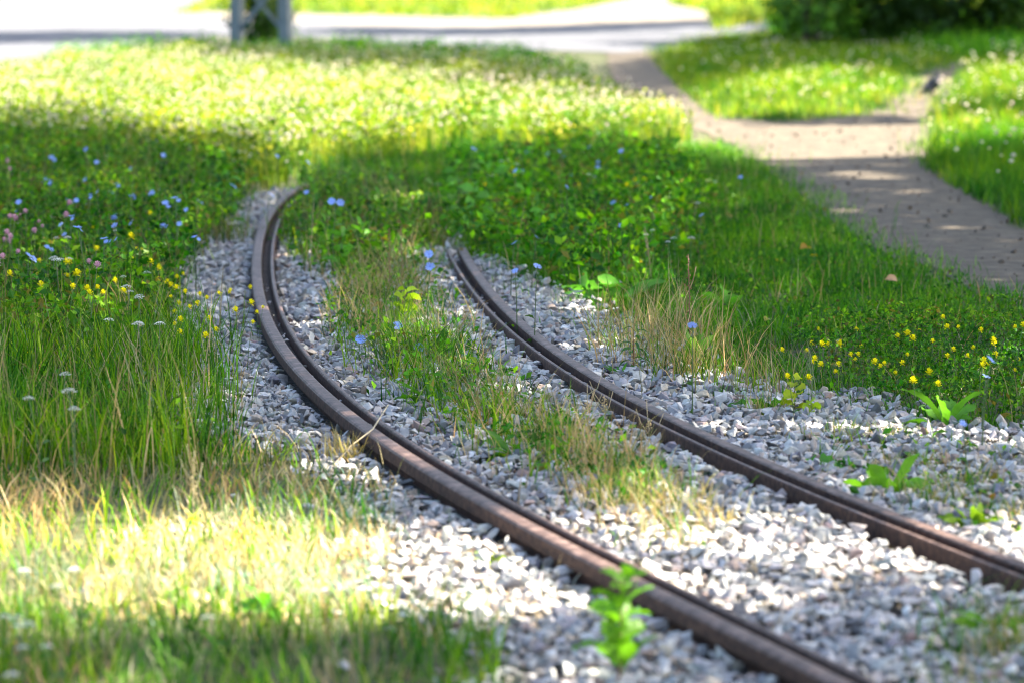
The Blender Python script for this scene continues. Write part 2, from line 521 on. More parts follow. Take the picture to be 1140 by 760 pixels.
def grass(pile, poly, dens, hlo, hhi, wlo, whi, pal, bend=(.1, .6), clump=.6, cs=2.5, seed=1, tip=1.25, seg=3, mask=None, edge=.08, z0=0.0):
    P = scatter(poly, dens, edge, clump, cs, seed)
    if mask is not None: P = P[mask(P)]
    P = P[rail_clear(P, 0) | (rng.random(len(P)) < .02)]
    n = len(P)
    if not n: return 0
    hn = vnoise(P[:, 0] * 1.7, P[:, 1] * 1.7, seed + 3)
    hn2 = vnoise(P[:, 0] * 6, P[:, 1] * 6, seed + 8)
    H = (hlo + (hhi - hlo) * rng.random(n) ** 1.3) * (.45 + .6 * hn + .5 * hn2)
    c = pick(pal, n) * species(P, seed)
    pile.add(*blade_mesh(P, z0, H, rng.uniform(wlo, whi, n), rng.uniform(*bend, n), c * .85, c * tip, seg))
    return n


def species(P, seed):
    """patches of yellower and of duller kinds growing side by side"""
    k = (vnoise(P[:, 0] * 2.6, P[:, 1] * 1.8, seed + 60) * .6 + vnoise(P[:, 0] * 8, P[:, 1] * 6, seed + 61) * .4 - .5)[:, None]
    return np.clip(1 + k * np.array([[2.6, 1.3, .8]]), .25, 2.2)


def leaflets(pile, poly, dens, zlo, zhi, size, pal, clump=.4, cs=2.0, seed=2, edge=.08, aspect=.62, tilt=.75):
    P = scatter(poly, dens, edge, clump, cs, seed)
    P = P[rail_clear(P, 0) | (rng.random(len(P)) < .02)]
    n = len(P)
    if not n: return 0
    hn = .2 + .75 * vnoise(P[:, 0] * 2.1, P[:, 1] * 2.1, seed + 3) + .6 * vnoise(P[:, 0] * 6.5, P[:, 1] * 6.5, seed + 7)
    Z = zlo + (zhi - zlo) * np.sqrt(rng.random(n)) * hn
    S = size * (.5 + 1.4 * rng.random(n) ** 2)
    az = rng.uniform(0, 6.283, n); ti = rng.normal(0, tilt, n)
    a = np.stack([np.cos(az) * np.cos(ti), np.sin(az) * np.cos(ti), np.sin(ti)], 1)
    ro = rng.normal(0, .7, n)
    s0 = np.stack([-np.sin(az), np.cos(az), np.zeros(n)], 1); n0 = np.cross(a, s0)
    s = s0 * np.cos(ro)[:, None] + n0 * np.sin(ro)[:, None]
    nn = np.cross(a, s)
    c = np.concatenate([P, Z[:, None]], 1)
    L_, W_ = S[:, None], (S * aspect)[:, None]
    V = np.stack([c - a * L_ * .5, c + s * W_ * .5 + nn * L_ * .12, c + a * L_ * .5, c - s * W_ * .5 + nn * L_ * .12], 1)
    b = (np.arange(n) * 4)[:, None]
    T = np.concatenate([b + [[0, 1, 2]], b + [[0, 2, 3]]])
    col = pick(pal, n, .45) * species(P, seed)
    pile.add(V.reshape(-1, 3), None, T, np.repeat(col, 4, 0))
    return n


MLEFT = GP([(-700, 160), (0, 165), (250, 205), (265, 232), (232, 275), (200, 300), (196, 360), (150, 410), (0, 415), (-700, 420)])
GLEFT = GP([(-700, 340), (0, 345), (120, 372), (200, 365), (213, 440), (242, 490), (255, 530), (-700, 570)])
DFRONT = GP([(-700, 520), (240, 496), (330, 508), (412, 548), (436, 600), (428, 660), (300, 690), (-700, 700)])
BFRONT = GP([(-700, 680), (300, 685), (470, 697), (560, 712), (560, 790), (530, 1100), (-700, 1100)])
CS1 = GP([(322, 240), (340, 215), (420, 222), (490, 255), (500, 276), (470, 292), (430, 305), (392, 325), (345, 305), (318, 270)])
CS2 = GP([(365, 340), (410, 300), (468, 298), (490, 370), (530, 430), (585, 470), (655, 515), (700, 535), (745, 560), (690, 580), (600, 535), (520, 490), (440, 430), (390, 385)])
CS3 = GP([(640, 530), (700, 525), (770, 560), (800, 605), (760, 640), (690, 600), (640, 565)])
RV = GP([(490, 266), (520, 289), (574, 313), (620, 337), (662, 359), (720, 381), (780, 410), (850, 440), (950, 448), (1010, 478), (1140, 490), (1700, 530), (1700, 510), (1142, 354), (1042, 313), (962, 281), (907, 246), (872, 213), (830, 184), (790, 164), (700, 170), (500, 165), (345, 190), (345, 222), (490, 255)])
RDRY = GP([(655, 395), (690, 365), (760, 385), (850, 435), (930, 452), (850, 462), (770, 440), (700, 425)])
RCLOV = GP([(880, 400), (960, 362), (1140, 365), (1500, 420), (1500, 515), (1140, 482), (1012, 470), (930, 440)])
RLEAF = GP([(490, 268), (520, 290), (575, 312), (495, 215), (560, 185), (720, 180), (790, 215), (760, 290), (690, 330), (640, 340)])
FM = GP([(-900, 104), (0, 98), (100, 82), (250, 76), (420, 80), (560, 86), (640, 104), (690, 130), (770, 160), (700, 170), (500, 170), (340, 195), (300, 215), (200, 195), (0, 168), (-900, 160)])
RG = GP([(1044, 156), (1042, 140), (1056, 112), (1072, 92), (1100, 66), (1500, 40), (1900, 340), (1700, 325), (1140, 254), (1060, 210), (1044, 182)])
ISL = GP([(746, 60), (800, 43), (870, 40), (1000, 50), (1075, 68), (1038, 74), (1002, 88), (1006, 101), (960, 128), (870, 137), (800, 130), (757, 101), (738, 76)])
FV = GP([(195, 16), (230, 2), (220, -40), (640, -40), (700, 0), (640, 12), (560, 22), (400, 18), (250, 14)])
FV2 = GP([(800, 36), (790, 14), (745, 6), (800, -30), (1400, -30), (1400, 10), (850, 26)])

CLOV = np.array([[.025, .105, .003], [.012, .055, .003], [.045, .145, .004], [.09, .22, .005], [.016, .07, .004], [.035, .105, .006]])
CLOV = np.concatenate([CLOV * 1.3, [[.10, .095, .02], [.13, .25, .006]]])
near = Pile()
grass(near, GLEFT, 1500, .10, .30, .004, .007, GREEN, (.1, .7), .7, 2.2, 1, edge=.12)
grass(near, MLEFT, 420, .10, .30, .005, .008, GREEN, (.1, .6), .5, 2.2, 2)
grass(near, DFRONT, 480, .04, .13, .004, .008, np.concatenate([GREEN * 1.25, STRAW[4:5]]), (.2, .9), .9, 2.0, 3)
grass(near, BFRONT, 1100, .05, .16, .004, .008, GREEN, (.2, .9), .8, 2.0, 4, edge=.2)
grass(near, CS1, 900, .08, .24, .005, .009, GREEN, (.1, .8), .5, 2.5, 5)
grass(near, CS2, 1500, .05, .22, .004, .008, GREEN * 1.1, (.2, .9), 1.3, 3.6, 6)
grass(near, CS3, 400, .05, .14, .004, .007, GREEN * 1.3, (.2, .8), .9, 3.2, 7)
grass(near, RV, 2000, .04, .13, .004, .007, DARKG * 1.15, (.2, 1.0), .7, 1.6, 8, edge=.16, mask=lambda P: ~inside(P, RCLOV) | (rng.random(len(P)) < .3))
grass(near, RDRY, 500, .10, .24, .004, .006, GREEN, (.1, .6), .8, 2.6, 9)
dry = Pile(); lf = Pile()
grass(dry, GLEFT, 260, .12, .36, .003, .005, STRAW, (.1, .7), .9, 2.0, 11, 1.1, edge=.16)
grass(dry, DFRONT, 1000, .03, .14, .003, .006, STRAW * 1.1, (.2, 1.0), .9, 1.8, 12, 1.1, edge=.18)
grass(dry, BFRONT, 500, .03, .15, .003, .006, STRAW, (.3, 1.0), .6, 2.0, 13, 1.1, edge=.26)
grass(dry, CS1, 260, .10, .36, .003, .005, STRAW * .8, (.1, .6), .6, 2.5, 14, 1.1)
grass(dry, CS2, 1300, .05, .24, .003, .005, STRAW, (.2, .9), .8, 3.0, 15, 1.1)
grass(dry, CS3, 1100, .05, .2, .003, .005, STRAW * 1.1, (.2, .9), .5, 3.0, 16, 1.1)
grass(dry, RDRY, 700, .1, .36, .003, .005, STRAW, (.1, .8), .7, 2.6, 17, 1.1)
grass(dry, RV, 60, .05, .2, .003, .005, STRAW, (.1, .8), .9, 1.6, 18, 1.1)
grass(dry, BAL, 130, .02, .08, .0025, .0045, STRAW, (.6, 1.3), 1.2, 2.5, 19, 1.1)
grass(dry, MLEFT, 60, .12, .36, .003, .005, STRAW * .9, (.1, .6), .6, 2.6, 20, 1.1)
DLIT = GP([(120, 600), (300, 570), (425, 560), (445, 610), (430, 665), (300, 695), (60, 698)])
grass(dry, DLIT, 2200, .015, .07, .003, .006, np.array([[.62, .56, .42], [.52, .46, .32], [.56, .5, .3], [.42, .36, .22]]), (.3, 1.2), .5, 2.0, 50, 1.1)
WR = GP([(860, 500), (960, 495), (1060, 515), (1140, 535), (1400, 590), (1400, 680), (1140, 620), (1040, 590), (950, 550)])
WB = GP([(1040, 700), (1140, 670), (1400, 700), (1400, 900), (1050, 900)])
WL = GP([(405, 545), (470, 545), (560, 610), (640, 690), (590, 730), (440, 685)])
grass(dry, MLEFT, 70, .22, .42, .003, .005, STRAW * .55, (.05, .4), .9, 3.0, 58, 1.2)
grass(dry, RLEAF, 60, .15, .36, .003, .005, STRAW * .6, (.05, .4), .9, 3.0, 59, 1.2)
grass(dry, WR, 700, .03, .14, .003, .005, STRAW, (.4, 1.2), 1.3, 3.0, 51, 1.1)
grass(near, WR, 500, .03, .13, .004, .008, GREEN, (.2, .9), 1.5, 3.2, 52)
leaflets(lf, WR, 450, .01, .08, .025, CLOV * 1.2, 1.4, 3.2, 53)
grass(dry, WB, 500, .04, .16, .003, .005, STRAW, (.4, 1.1), 1.0, 2.6, 54, 1.1)
grass(near, WB, 500, .04, .16, .004, .008, GREEN, (.2, .9), 1.2, 2.6, 55)
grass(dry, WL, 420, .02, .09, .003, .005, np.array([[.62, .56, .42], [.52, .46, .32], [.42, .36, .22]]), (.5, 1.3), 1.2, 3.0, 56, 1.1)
grass(dry, RDRY, 250, .05, .3, .003, .005, STRAW * .8, (.2, .9), 1.2, 4.0, 57, 1.1, edge=.25)
near.build('grass', M_GRASS, None, 'stuff')
dry.build('dry_grass', M_STRAW, None, 'stuff')

leaflets(lf, MLEFT, 3000, .02, .29, .03, CLOV, .5, 2.4, 21)
leaflets(lf, RCLOV, 4200, .02, .16, .016, CLOV, .4, 2.5, 22)
leaflets(lf, RLEAF, 1500, .03, .26, .035, CLOV * np.array([1.1, 1.2, .9]), .5, 2.0, 23)
leaflets(lf, CS1, 1300, .02, .22, .035, CLOV, .5, 2.6, 24)
leaflets(lf, CS2, 1300, .01, .14, .025, CLOV * 1.3, .9, 3.2, 25)
leaflets(lf, GLEFT, 500, .02, .16, .018, CLOV, .8, 2.2, 26)
leaflets(lf, RV, 500, .01, .10, .018, CLOV, .8, 1.8, 27)
lf.build('ground_cover_leaves', M_LEAF, None, 'stuff')

far = Pile()
YG = np.array([[.125, .20, .010], [.17, .23, .014], [.07, .15, .006], [.25, .27, .06], [.13, .22, .010], [.045, .10, .006]])
grass(far, FM, 330, .12, .34, .009, .016, YG, (.1, .6), .4, 1.0, 31, 1.2, 2)
leaflets(far, FM, 850, .05, .3, .034, YG, .3, 1.0, 32)
RG2 = GP([(1040, 170), (1100, 150), (1900, 145), (1900, 340), (1700, 325), (1140, 254), (1060, 210), (1044, 182)])  # shaded stretch of this grass; a darker palette adds to its shade
grass(far, RG2, 1100, .06, .2, .006, .011, np.concatenate([DARKG, GREEN]), (.1, .8), .6, 1.4, 39, 1.2, 2, edge=.16)
grass(far, RG, 450, .08, .22, .007, .013, np.concatenate([YG * .85, GREEN]), (.1, .6), .4, 1.0, 33, 1.2, 2, lambda P: ~inside(P, RG2))
grass(far, ISL, 550, .04, .15, .008, .015, np.concatenate([YG, GREEN]), (.1, .6), .6, 1.0, 34, 1.2, 2, edge=.22)
BACK = GP([(60, 76), (180, 66), (330, 63), (430, 66), (580, 76), (650, 96), (660, 106), (560, 94), (420, 84), (250, 78), (60, 86)])
grass(far, BACK, 300, .15, .36, .012, .02, DARKG * 1.4, (.1, .6), .7, .8, 37, 1.2, 2)
leaflets(far, BACK, 200, .08, .32, .05, DARKG * 1.4, .7, .8, 38)
grass(far, GP([(860, 42), (1000, 52), (1080, 70), (1150, 68), (1500, 45), (1500, 15), (860, 28)]), 160, .1, .35, .012, .025, DARKG * 1.2, (.1, .7), .5, .8, 40, 1.2, 2)
grass(far, FV, 80, .04, .15, .025, .045, YG, (.1, .6), .4, .5, 35, 1.2, 2)
grass(far, FV2, 60, .1, .3, .025, .045, YG, (.1, .6), .4, .5, 36, 1.2, 2)
far.build('meadow', M_GRASS, None, 'stuff')

# pale clover, yarrow and seed heads in the sunny meadow, too many to count
OCT = np.array([[1, 0, 0], [-1, 0, 0], [0, 1, 0], [0, -1, 0], [0, 0, .8], [0, 0, -.8]], float)
OCT_T = np.array([[0, 2, 4], [2, 1, 4], [1, 3, 4], [3, 0, 4], [2, 0, 5], [1, 2, 5], [3, 1, 5], [0, 3, 5]])
bl = Pile()
for poly, dens, zl, zh, sl, sh in ((FM, 75, .18, .36, .008, .016), (RG, 8, .18, .3, .010, .02), (ISL, 4, .1, .22, .010, .02)):
    P = scatter(poly, dens, .1, .5, .8, 41)
    n = len(P)
    S = rng.uniform(sl, sh, n)
    V = OCT[None] * S[:, None, None] + np.concatenate([P, rng.uniform(zl, zh, n)[:, None]], 1)[:, None, :]
    col = np.array([[.68, .6, .52], [.7, .67, .5], [.6, .46, .46], [.64, .58, .34]])[rng.integers(0, 4, n)]
    bl.add(V.reshape(-1, 3), None, (OCT_T[None] + (np.arange(n) * 6)[:, None, None]).reshape(-1, 3), np.repeat(col, 6, 0))
bl.build('meadow_blooms', M_PETAL, None, 'stuff')


# ------------------------------------------------------------------ tubes and leaves
def tube(pile, pts, radii, col, sides=5):
    pts = np.asarray(pts, float); n = len(pts)
    V = []
    for i in range(n):
        d = pts[min(i + 1, n - 1)] - pts[max(i - 1, 0)]
        d /= np.linalg.norm(d) + 1e-9
        a = np.cross(d, [0.3, 1, 0.2]); a /= np.linalg.norm(a) + 1e-9
        b = np.cross(d, a)
        for k in range(sides):
            t = 2 * math.pi * k / sides
            V.append(pts[i] + (a * math.cos(t) + b * math.sin(t)) * radii[i])
    Q = [(i * sides + k, i * sides + (k + 1) % sides, (i + 1) * sides + (k + 1) % sides, (i + 1) * sides + k) for i in range(n - 1) for k in range(sides)]
    cap = [((n - 1) * sides, (n - 1) * sides + k, (n - 1) * sides + k + 1) for k in range(1, sides - 1)]
    pile.add(np.array(V), np.array(Q), np.array(cap), np.tile(np.asarray(col, float), (len(V), 1)))


def leaf_geo(pile, base, az, length, width, rise, droop, col, teeth=0, fold=.18, shape=.45, stalk=0.12, roll=None):
    """a leaf growing from BASE: rises at angle RISE, then droops; widest at SHAPE"""
    n = 9 if not teeth else 15
    base = np.asarray(base, float); roll = random.uniform(-1.0, 1.0) if roll is None else roll
    d = np.array([math.cos(az), math.sin(az), 0]); s = np.array([-math.sin(az), math.cos(az), 0])
    p = base.copy(); ang = rise
    V, C = [], []
    for i in range(n):
        t = i / (n - 1)
        if t < stalk: wd = .07
        else:
            q = (t - stalk) / (1 - stalk)
            k = math.log(.5) / math.log(shape)
            wd = math.sin(math.pi * min(max(q, 0), 1) ** k) ** .85 + .02
        if teeth and 0 < i < n - 1: wd *= 1.15 if i % 2 else .72
        wd *= width * .5
        up = np.array([-math.sin(ang) * d[0], -math.sin(ang) * d[1], math.cos(ang)])
        sr = s * math.cos(roll) + up * math.sin(roll); up = up * math.cos(roll) - s * math.sin(roll)
        f = fold * wd * 2
        wob = random.uniform(-.11, .11) * width
        V += [p + sr * wd + up * (f + wob), p, p - sr * wd + up * (f - wob)]
        cc = np.asarray(col) * random.uniform(.9, 1.1)
        C += [cc, cc * .9 + .02, cc]
        st = length / (n - 1)
        p = p + (d * math.cos(ang) + np.array([0, 0, math.sin(ang)])) * st
        ang -= droop / (n - 1)
    Q = []
    for i in range(n - 1):
        Q += [(3 * i, 3 * i + 1, 3 * i + 4, 3 * i + 3), (3 * i + 1, 3 * i + 2, 3 * i + 5, 3 * i + 4)]
    pile.add(np.array(V), np.array(Q), None, np.array(C))


def leaf_part(parent, *a, **k):
    p = Pile(); a = list(a); a[6] = np.clip(np.asarray(a[6]) * np.array([1.1, 1.2, 1.0]), 0, .8); leaf_geo(p, *a, **k)
    return p.build('leaf', M_LEAF, parent, smooth=True)


def stem_part(parent, pts, r0, r1, col, name='stem', sides=5):
    p = Pile(); n = len(pts)
    tube(p, pts, [r0 + (r1 - r0) * i / (n - 1) for i in range(n)], col, sides)
    return p.build(name, M_STEM, parent, smooth=True)


# ------------------------------------------------------------------ flowers
SG = (.07, .13, .03)


def wobbly(h, lean=.12, n=5):
    a = random.uniform(0, 6.28); k = random.uniform(.02, lean) * h
    return [(math.cos(a) * k * (i / (n - 1)) ** 2, math.sin(a) * k * (i / (n - 1)) ** 2, h * i / (n - 1)) for i in range(n)]


def chicory_head(parent, c, r, face):
    """ray of strap petals with blunt ends"""
    p = Pile()
    Z = Vector(face).normalized(); q = Z.to_track_quat('Z', 'Y').to_matrix()
    V, Q, C = [], [], []
    n = 17
    for k in range(n):
        a = 2 * math.pi * k / n + random.uniform(-.08, .08); rr = r * random.uniform(.88, 1.08)
        e = random.uniform(.05, .3) * r
        for t, wd, zz in ((.08, .2, 0), (.55, .72, .55), (1.0, .66, 1.0)):
            wv = wd * r * .16
            for sg in (-1, 1):
                x = math.cos(a) * rr * t - math.sin(a) * wv * sg; y = math.sin(a) * rr * t + math.cos(a) * wv * sg
                V.append(Vector(c) + q @ Vector((x, y, e * zz)))
                C.append(np.array([.30, .42, .84]) * random.uniform(.8, 1.12))
        b = k * 6
        Q += [(b, b + 1, b + 3, b + 2), (b + 2, b + 3, b + 5, b + 4)]
    p.add(np.array(V), np.array(Q), None, np.clip(np.array(C), 0, .95))
    V = Vector(c)
    oct_ = np.array([list(V + q @ Vector(tuple(o_ * r * .16))) for o_ in OCT])
    p.add(oct_, None, OCT_T, np.tile([.16, .2, .6], (6, 1)))
    return p.build('flower_head', M_PETAL, parent)


def puff(p, c, r, col, n=26, hemi=False, size=.5):
    """rounded head of many small petals"""
    for k in range(n):
        z = 1 - (k + .5) / n * (1.15 if hemi else 1.8); a = k * 2.39996
        s = math.sqrt(max(0, 1 - z * z))
        d = np.array([s * math.cos(a), s * math.sin(a), z])
        t = np.cross(d, [0, 0, 1.0]); t /= np.linalg.norm(t) + 1e-6
        u = np.cross(t, d)
        w_ = r * size
        b = np.asarray(c) + d * r * .55; e = np.asarray(c) + d * r * random.uniform(.95, 1.1) + u * r * .2
        V = np.array([b - t * w_ * .3, b + t * w_ * .3, e + t * w_ * .45, e - t * w_ * .45])
        p.add(V, np.array([[0, 1, 2, 3]]), None, np.tile(np.asarray(col) * random.uniform(.75, 1.12), (4, 1)))
    V = OCT * r * .62 + np.asarray(c)
    p.add(V, None, OCT_T, np.tile(np.asarray(col) * .8, (6, 1)))


def umbel(p, c, r, col, n=26):
    for k in range(n):
        rr = r * math.sqrt((k + .5) / n); a = k * 2.39996
        q = np.asarray(c) + np.array([rr * math.cos(a), rr * math.sin(a), -rr * rr / r * .5 + random.uniform(-.1, .1) * r])
        V = OCT * r * .17 * np.array([1, 1, .5]) + q
        p.add(V, None, OCT_T, np.tile(np.asarray(col) * random.uniform(.85, 1.05), (6, 1)))


def side_leaves(parent, h, n, ln, col):
    for k in range(n):
        z = h * (.15 + .55 * k / max(1, n))
        leaf_part(parent, (0, 0, z), random.uniform(0, 6.28), ln * random.uniform(.7, 1.2), ln * .28, .7, 1.0, np.array(col) * random.uniform(.8, 1.2))


def proto_blue(h):
    t = thing('chicory_flower', 'x', 'flower')
    pts = wobbly(h); stem_part(t, pts, .0028, .0014, (.06, .10, .03))
    e = pts[-1]
    chicory_head(t, e, random.uniform(.015, .02), (random.uniform(-.8, .8), random.uniform(-.8, .3), random.uniform(.3, .9)))
    if random.random() < .25:
        stem_part(t, [pts[-2], (e[0] + .018, e[1], e[2] - .015)], .0014, .001, (.06, .10, .03))
        chicory_head(t, (e[0] + .022, e[1], e[2] - .012), .012, (.4, -.6, .6))
    side_leaves(t, h, 2, .06, (.05, .11, .03))
    return t


def proto_yellow(h):
    t = thing('trefoil_flower', 'x', 'flower')
    pts = wobbly(h, .2); stem_part(t, pts, .0016, .001, SG)
    p = Pile(); e = np.array(pts[-1])
    puff(p, e, random.uniform(.012, .0155), (.9, .78, .012), 22, False)
    p.build('flower_head', M_PETAL, t)
    side_leaves(t, h, 3, .03, (.05, .13, .03))
    return t


def proto_white(h):
    t = thing('yarrow_flower', 'x', 'flower')
    pts = wobbly(h, .15); stem_part(t, pts, .0022, .0014, (.08, .12, .05))
    p = Pile(); umbel(p, pts[-1], random.uniform(.015, .024), (.74, .74, .7)); p.build('flower_head', M_PETAL, t)
    side_leaves(t, h, 3, .05, (.05, .11, .03))
    return t


def proto_pink(h):
    t = thing('clover_flower', 'x', 'flower')
    pts = wobbly(h, .15); stem_part(t, pts, .002, .0014, SG)
    p = Pile(); puff(p, pts[-1], random.uniform(.013, .017), (.62, .34, .42), 34, False, .4); p.build('flower_head', M_PETAL, t)
    side_leaves(t, h, 3, .035, (.05, .12, .03))
    return t


def Zm(pts, x0, y0, s):
    return [(x0 + a / s, y0 + b / s) for a, b in pts]


def flower_run(px, maker, heights, label, group, variants=5, smin=.85, smax=1.15):
    protos = [maker(h) for h in np.linspace(*heights, variants)]
    hs = np.linspace(*heights, variants)
    used = [False] * variants
    for u, v in px:
        k = random.randrange(variants); s = random.uniform(smin, smax)
        X, Y = G(u + random.gauss(0, 3), v + random.gauss(0, 3), hs[k] * s)
        rz = random.uniform(-1.6, 1.6)
        if not used[k]:
            o = protos[k]; o.location = (X, Y, 0); o.rotation_euler = (0, 0, rz); o.scale = (s,) * 3; used[k] = True
            o['label'] = label; o['group'] = group
        else:
            copy_thing(protos[k], (X, Y, 0), rz, s, label, group)
    for k in range(variants):
        if not used[k]:
            for ch in list(protos[k].children): bpy.data.objects.remove(ch)
            bpy.data.objects.remove(protos[k])


B_L = Zm([(437, 45), (440, 85), (275, 107), (230, 180), (262, 195), (458, 197), (575, 203), (658, 140), (775, 68), (335, 272), (322, 280), (408, 305), (420, 262), (487, 272), (535, 245), (563, 258), (783, 272), (818, 247), (876, 250), (840, 292), (938, 330), (107, 310), (75, 340), (357, 377), (323, 397), (342, 437), (436, 424), (545, 390), (600, 415), (670, 375), (520, 458), (577, 455), (543, 483), (227, 505), (105, 545), (140, 583), (815, 400), (860, 402), (852, 425), (950, 467), (655, 255), (970, 265)], 0, 160, 4.472) + [(294, 221), (174, 153), (255, 205)]
B_R = Zm([(700, 470), (718, 500), (810, 460), (840, 500), (830, 520), (907, 475), (620, 480), (655, 480), (607, 537), (752, 553), (865, 655), (922, 645), (1000, 598), (1023, 463), (775, 418), (917, 700), (725, 597), (588, 452), (570, 547), (430, 470)], 370, 0, 2.815) + Zm([(570, 55), (625, 57), (645, 123), (558, 137)], 370, 250, 2.815) + [(825, 202), (774, 245), (771, 362), (1093.5, 398.5), (1094.5, 421), (1081, 467), (343, 213), (339, 181), (313, 173)]
Y_L = Zm([(317, 240), (275, 485), (298, 508), (147, 525), (430, 528), (465, 525), (500, 510), (725, 305), (725, 345), (715, 330), (680, 425), (697, 457), (592, 530), (637, 530), (625, 573), (587, 585), (660, 580), (378, 590), (328, 598), (293, 612), (265, 580), (105, 638), (130, 665), (165, 622), (330, 636), (297, 660), (257, 665), (365, 648), (335, 713), (475, 663), (468, 735), (507, 743), (550, 728), (630, 720), (620, 665), (580, 655), (777, 585), (757, 605), (820, 603), (808, 655), (835, 687), (857, 678), (515, 612), (150, 705), (220, 655), (447, 540), (470, 450), (370, 590)], 0, 160, 4.472) + \
    Zm([(210, 197), (183, 160), (66, 150), (92, 76), (370, 115), (393, 107), (400, 78), (488, 115), (515, 125), (480, 130), (345, 205), (318, 215), (295, 208), (270, 150), (205, 123), (235, 118), (540, 175), (525, 180), (575, 153), (560, 190), (580, 262), (600, 285), (585, 240), (620, 225), (660, 222), (690, 208), (707, 200), (735, 207), (750, 235), (748, 250), (770, 217), (790, 278), (778, 295), (810, 247), (605, 338), (622, 350), (690, 320), (570, 322), (110, 160), (125, 190), (230, 150), (385, 200), (410, 205), (300, 70), (290, 80), (560, 265), (640, 260), (655, 300), (560, 215), (600, 205)], 0, 250, 2.815)
Y_R = Zm([(495, 328), (520, 360), (470, 365), (497, 365), (387, 383), (440, 400), (467, 412), (445, 430), (435, 473), (460, 495), (410, 480), (567, 365), (605, 340), (570, 393), (622, 390), (620, 408), (598, 430), (641, 428), (565, 440), (535, 465), (720, 455), (685, 445), (740, 350), (767, 357), (782, 345), (815, 345), (818, 362), (830, 383), (887, 315), (937, 315), (865, 297), (965, 322), (760, 405), (745, 423), (900, 403), (917, 388), (940, 398), (963, 390), (1028, 375), (1043, 358), (1020, 407), (1042, 400), (1070, 420), (968, 435), (1022, 445), (1087, 327), (1100, 415), (1107, 322), (1105, 450), (812, 460), (812, 500), (872, 493), (525, 375), (476, 437), (705, 436)], 740, 250, 2.815)
Y_F = Zm([(560, 530), (605, 553), (523, 580), (492, 588), (965, 557), (992, 557), (945, 577), (965, 580), (740, 580)], 370, 0, 2.815)
W_L = Zm([(437, 165), (460, 225), (410, 300), (450, 297), (485, 305), (235, 507), (227, 558), (175, 95), (130, 527), (425, 215), (375, 155), (395, 190), (165, 105), (360, 300), (440, 178), (205, 470)], 0, 250, 2.815) + Zm([(115, 400), (240, 472), (290, 550), (262, 560), (570, 405), (350, 452)], 0, 160, 4.472)
W_R = Zm([(520, 505), (595, 508), (487, 548), (510, 565), (825, 545), (1025, 553), (772, 483), (1105, 633), (985, 735), (970, 720), (430, 190), (538, 205), (780, 210), (820, 550), (950, 580), (1075, 742), (965, 690)], 370, 0, 2.815) + Zm([(30, 40), (87, 38)], 740, 250, 2.815)
P_L = Zm([(40, 370), (75, 368), (58, 362), (130, 345), (85, 458), (75, 462), (52, 465), (35, 480), (45, 565), (8, 615), (290, 345), (362, 312), (145, 420), (80, 530), (430, 595), (465, 585), (20, 75), (70, 125), (185, 385), (225, 430), (280, 340)], 0, 160, 4.472)

flower_run(B_L, proto_blue, (.26, .42), 'blue chicory flower on a thin stem in the tall meadow left of the track', 'blue flowers in the meadow left of the track', 6)
flower_run(B_R, proto_blue, (.22, .36), 'blue chicory flower on a thin stem in the green verge beyond the rails', 'blue flowers in the verge beyond the rails', 5)
flower_run(Y_L, proto_yellow, (.18, .30), 'small round yellow flower at the meadow edge left of the track', 'yellow flowers at the meadow edge left of the track', 7, .6, 1.15)
flower_run(Y_R, proto_yellow, (.12, .20), 'small round yellow flower in the clover mat beside the gravel on the right', 'yellow flowers in the clover mat by the path', 6, .65, 1.15)
flower_run(Y_F, proto_yellow, (.22, .32), 'tiny yellow flower in the shaded green meadow behind the rails', 'yellow flowers in the shaded meadow behind', 3, .8, 1.1)
flower_run(W_L, proto_white, (.26, .36), 'flat white yarrow bloom in the tall meadow left of the track', 'white flowers in the meadow left of the track', 5)
flower_run(W_R, proto_white, (.22, .32), 'flat white bloom in the green verge between rails and path', 'white flowers in the verge by the path', 4, .7, 1.0)
flower_run(P_L, proto_pink, (.28, .38), 'dusty pink clover bloom at the far left edge of the meadow', 'pink clover blooms in the left meadow', 5)
W_F = [(3, 690), (22, 686), (18, 700), (38, 692), (25, 718), (57, 720), (4, 725), (12, 752), (25, 632), (78, 630), (62, 655), (95, 652), (145, 634), (235, 688)]
flower_run(W_F, proto_white, (.14, .2), 'blurred white yarrow bloom in the sunny grass of the near left corner', 'white blooms in the near left corner', 4, .8, 1.0)


# ------------------------------------------------------------------ single plants
def at(u, v, z=0.0):
    x, y = G(u, v, z)
    return (x, y, 0.0)


LG = np.array([.085, .21, .018])


def rosette(name, label, u, v, n, ln, wd, rise=(.5, 1.2), col=LG, teeth=0, droop=1.0, cat='plant', group=None, shape=.55):
    t = thing(name, label, cat, at(u, v), 0, group)
    a0 = random.uniform(0, 6)
    for k in range(n):
        leaf_part(t, (0, 0, .006), a0 + k * 2.4 + random.uniform(-.3, .3), ln * random.uniform(.7, 1.15), wd * random.uniform(.8, 1.15), random.uniform(*rise), droop * random.uniform(.6, 1.3), col * random.uniform(.75, 1.25), teeth, shape=shape)
    return t


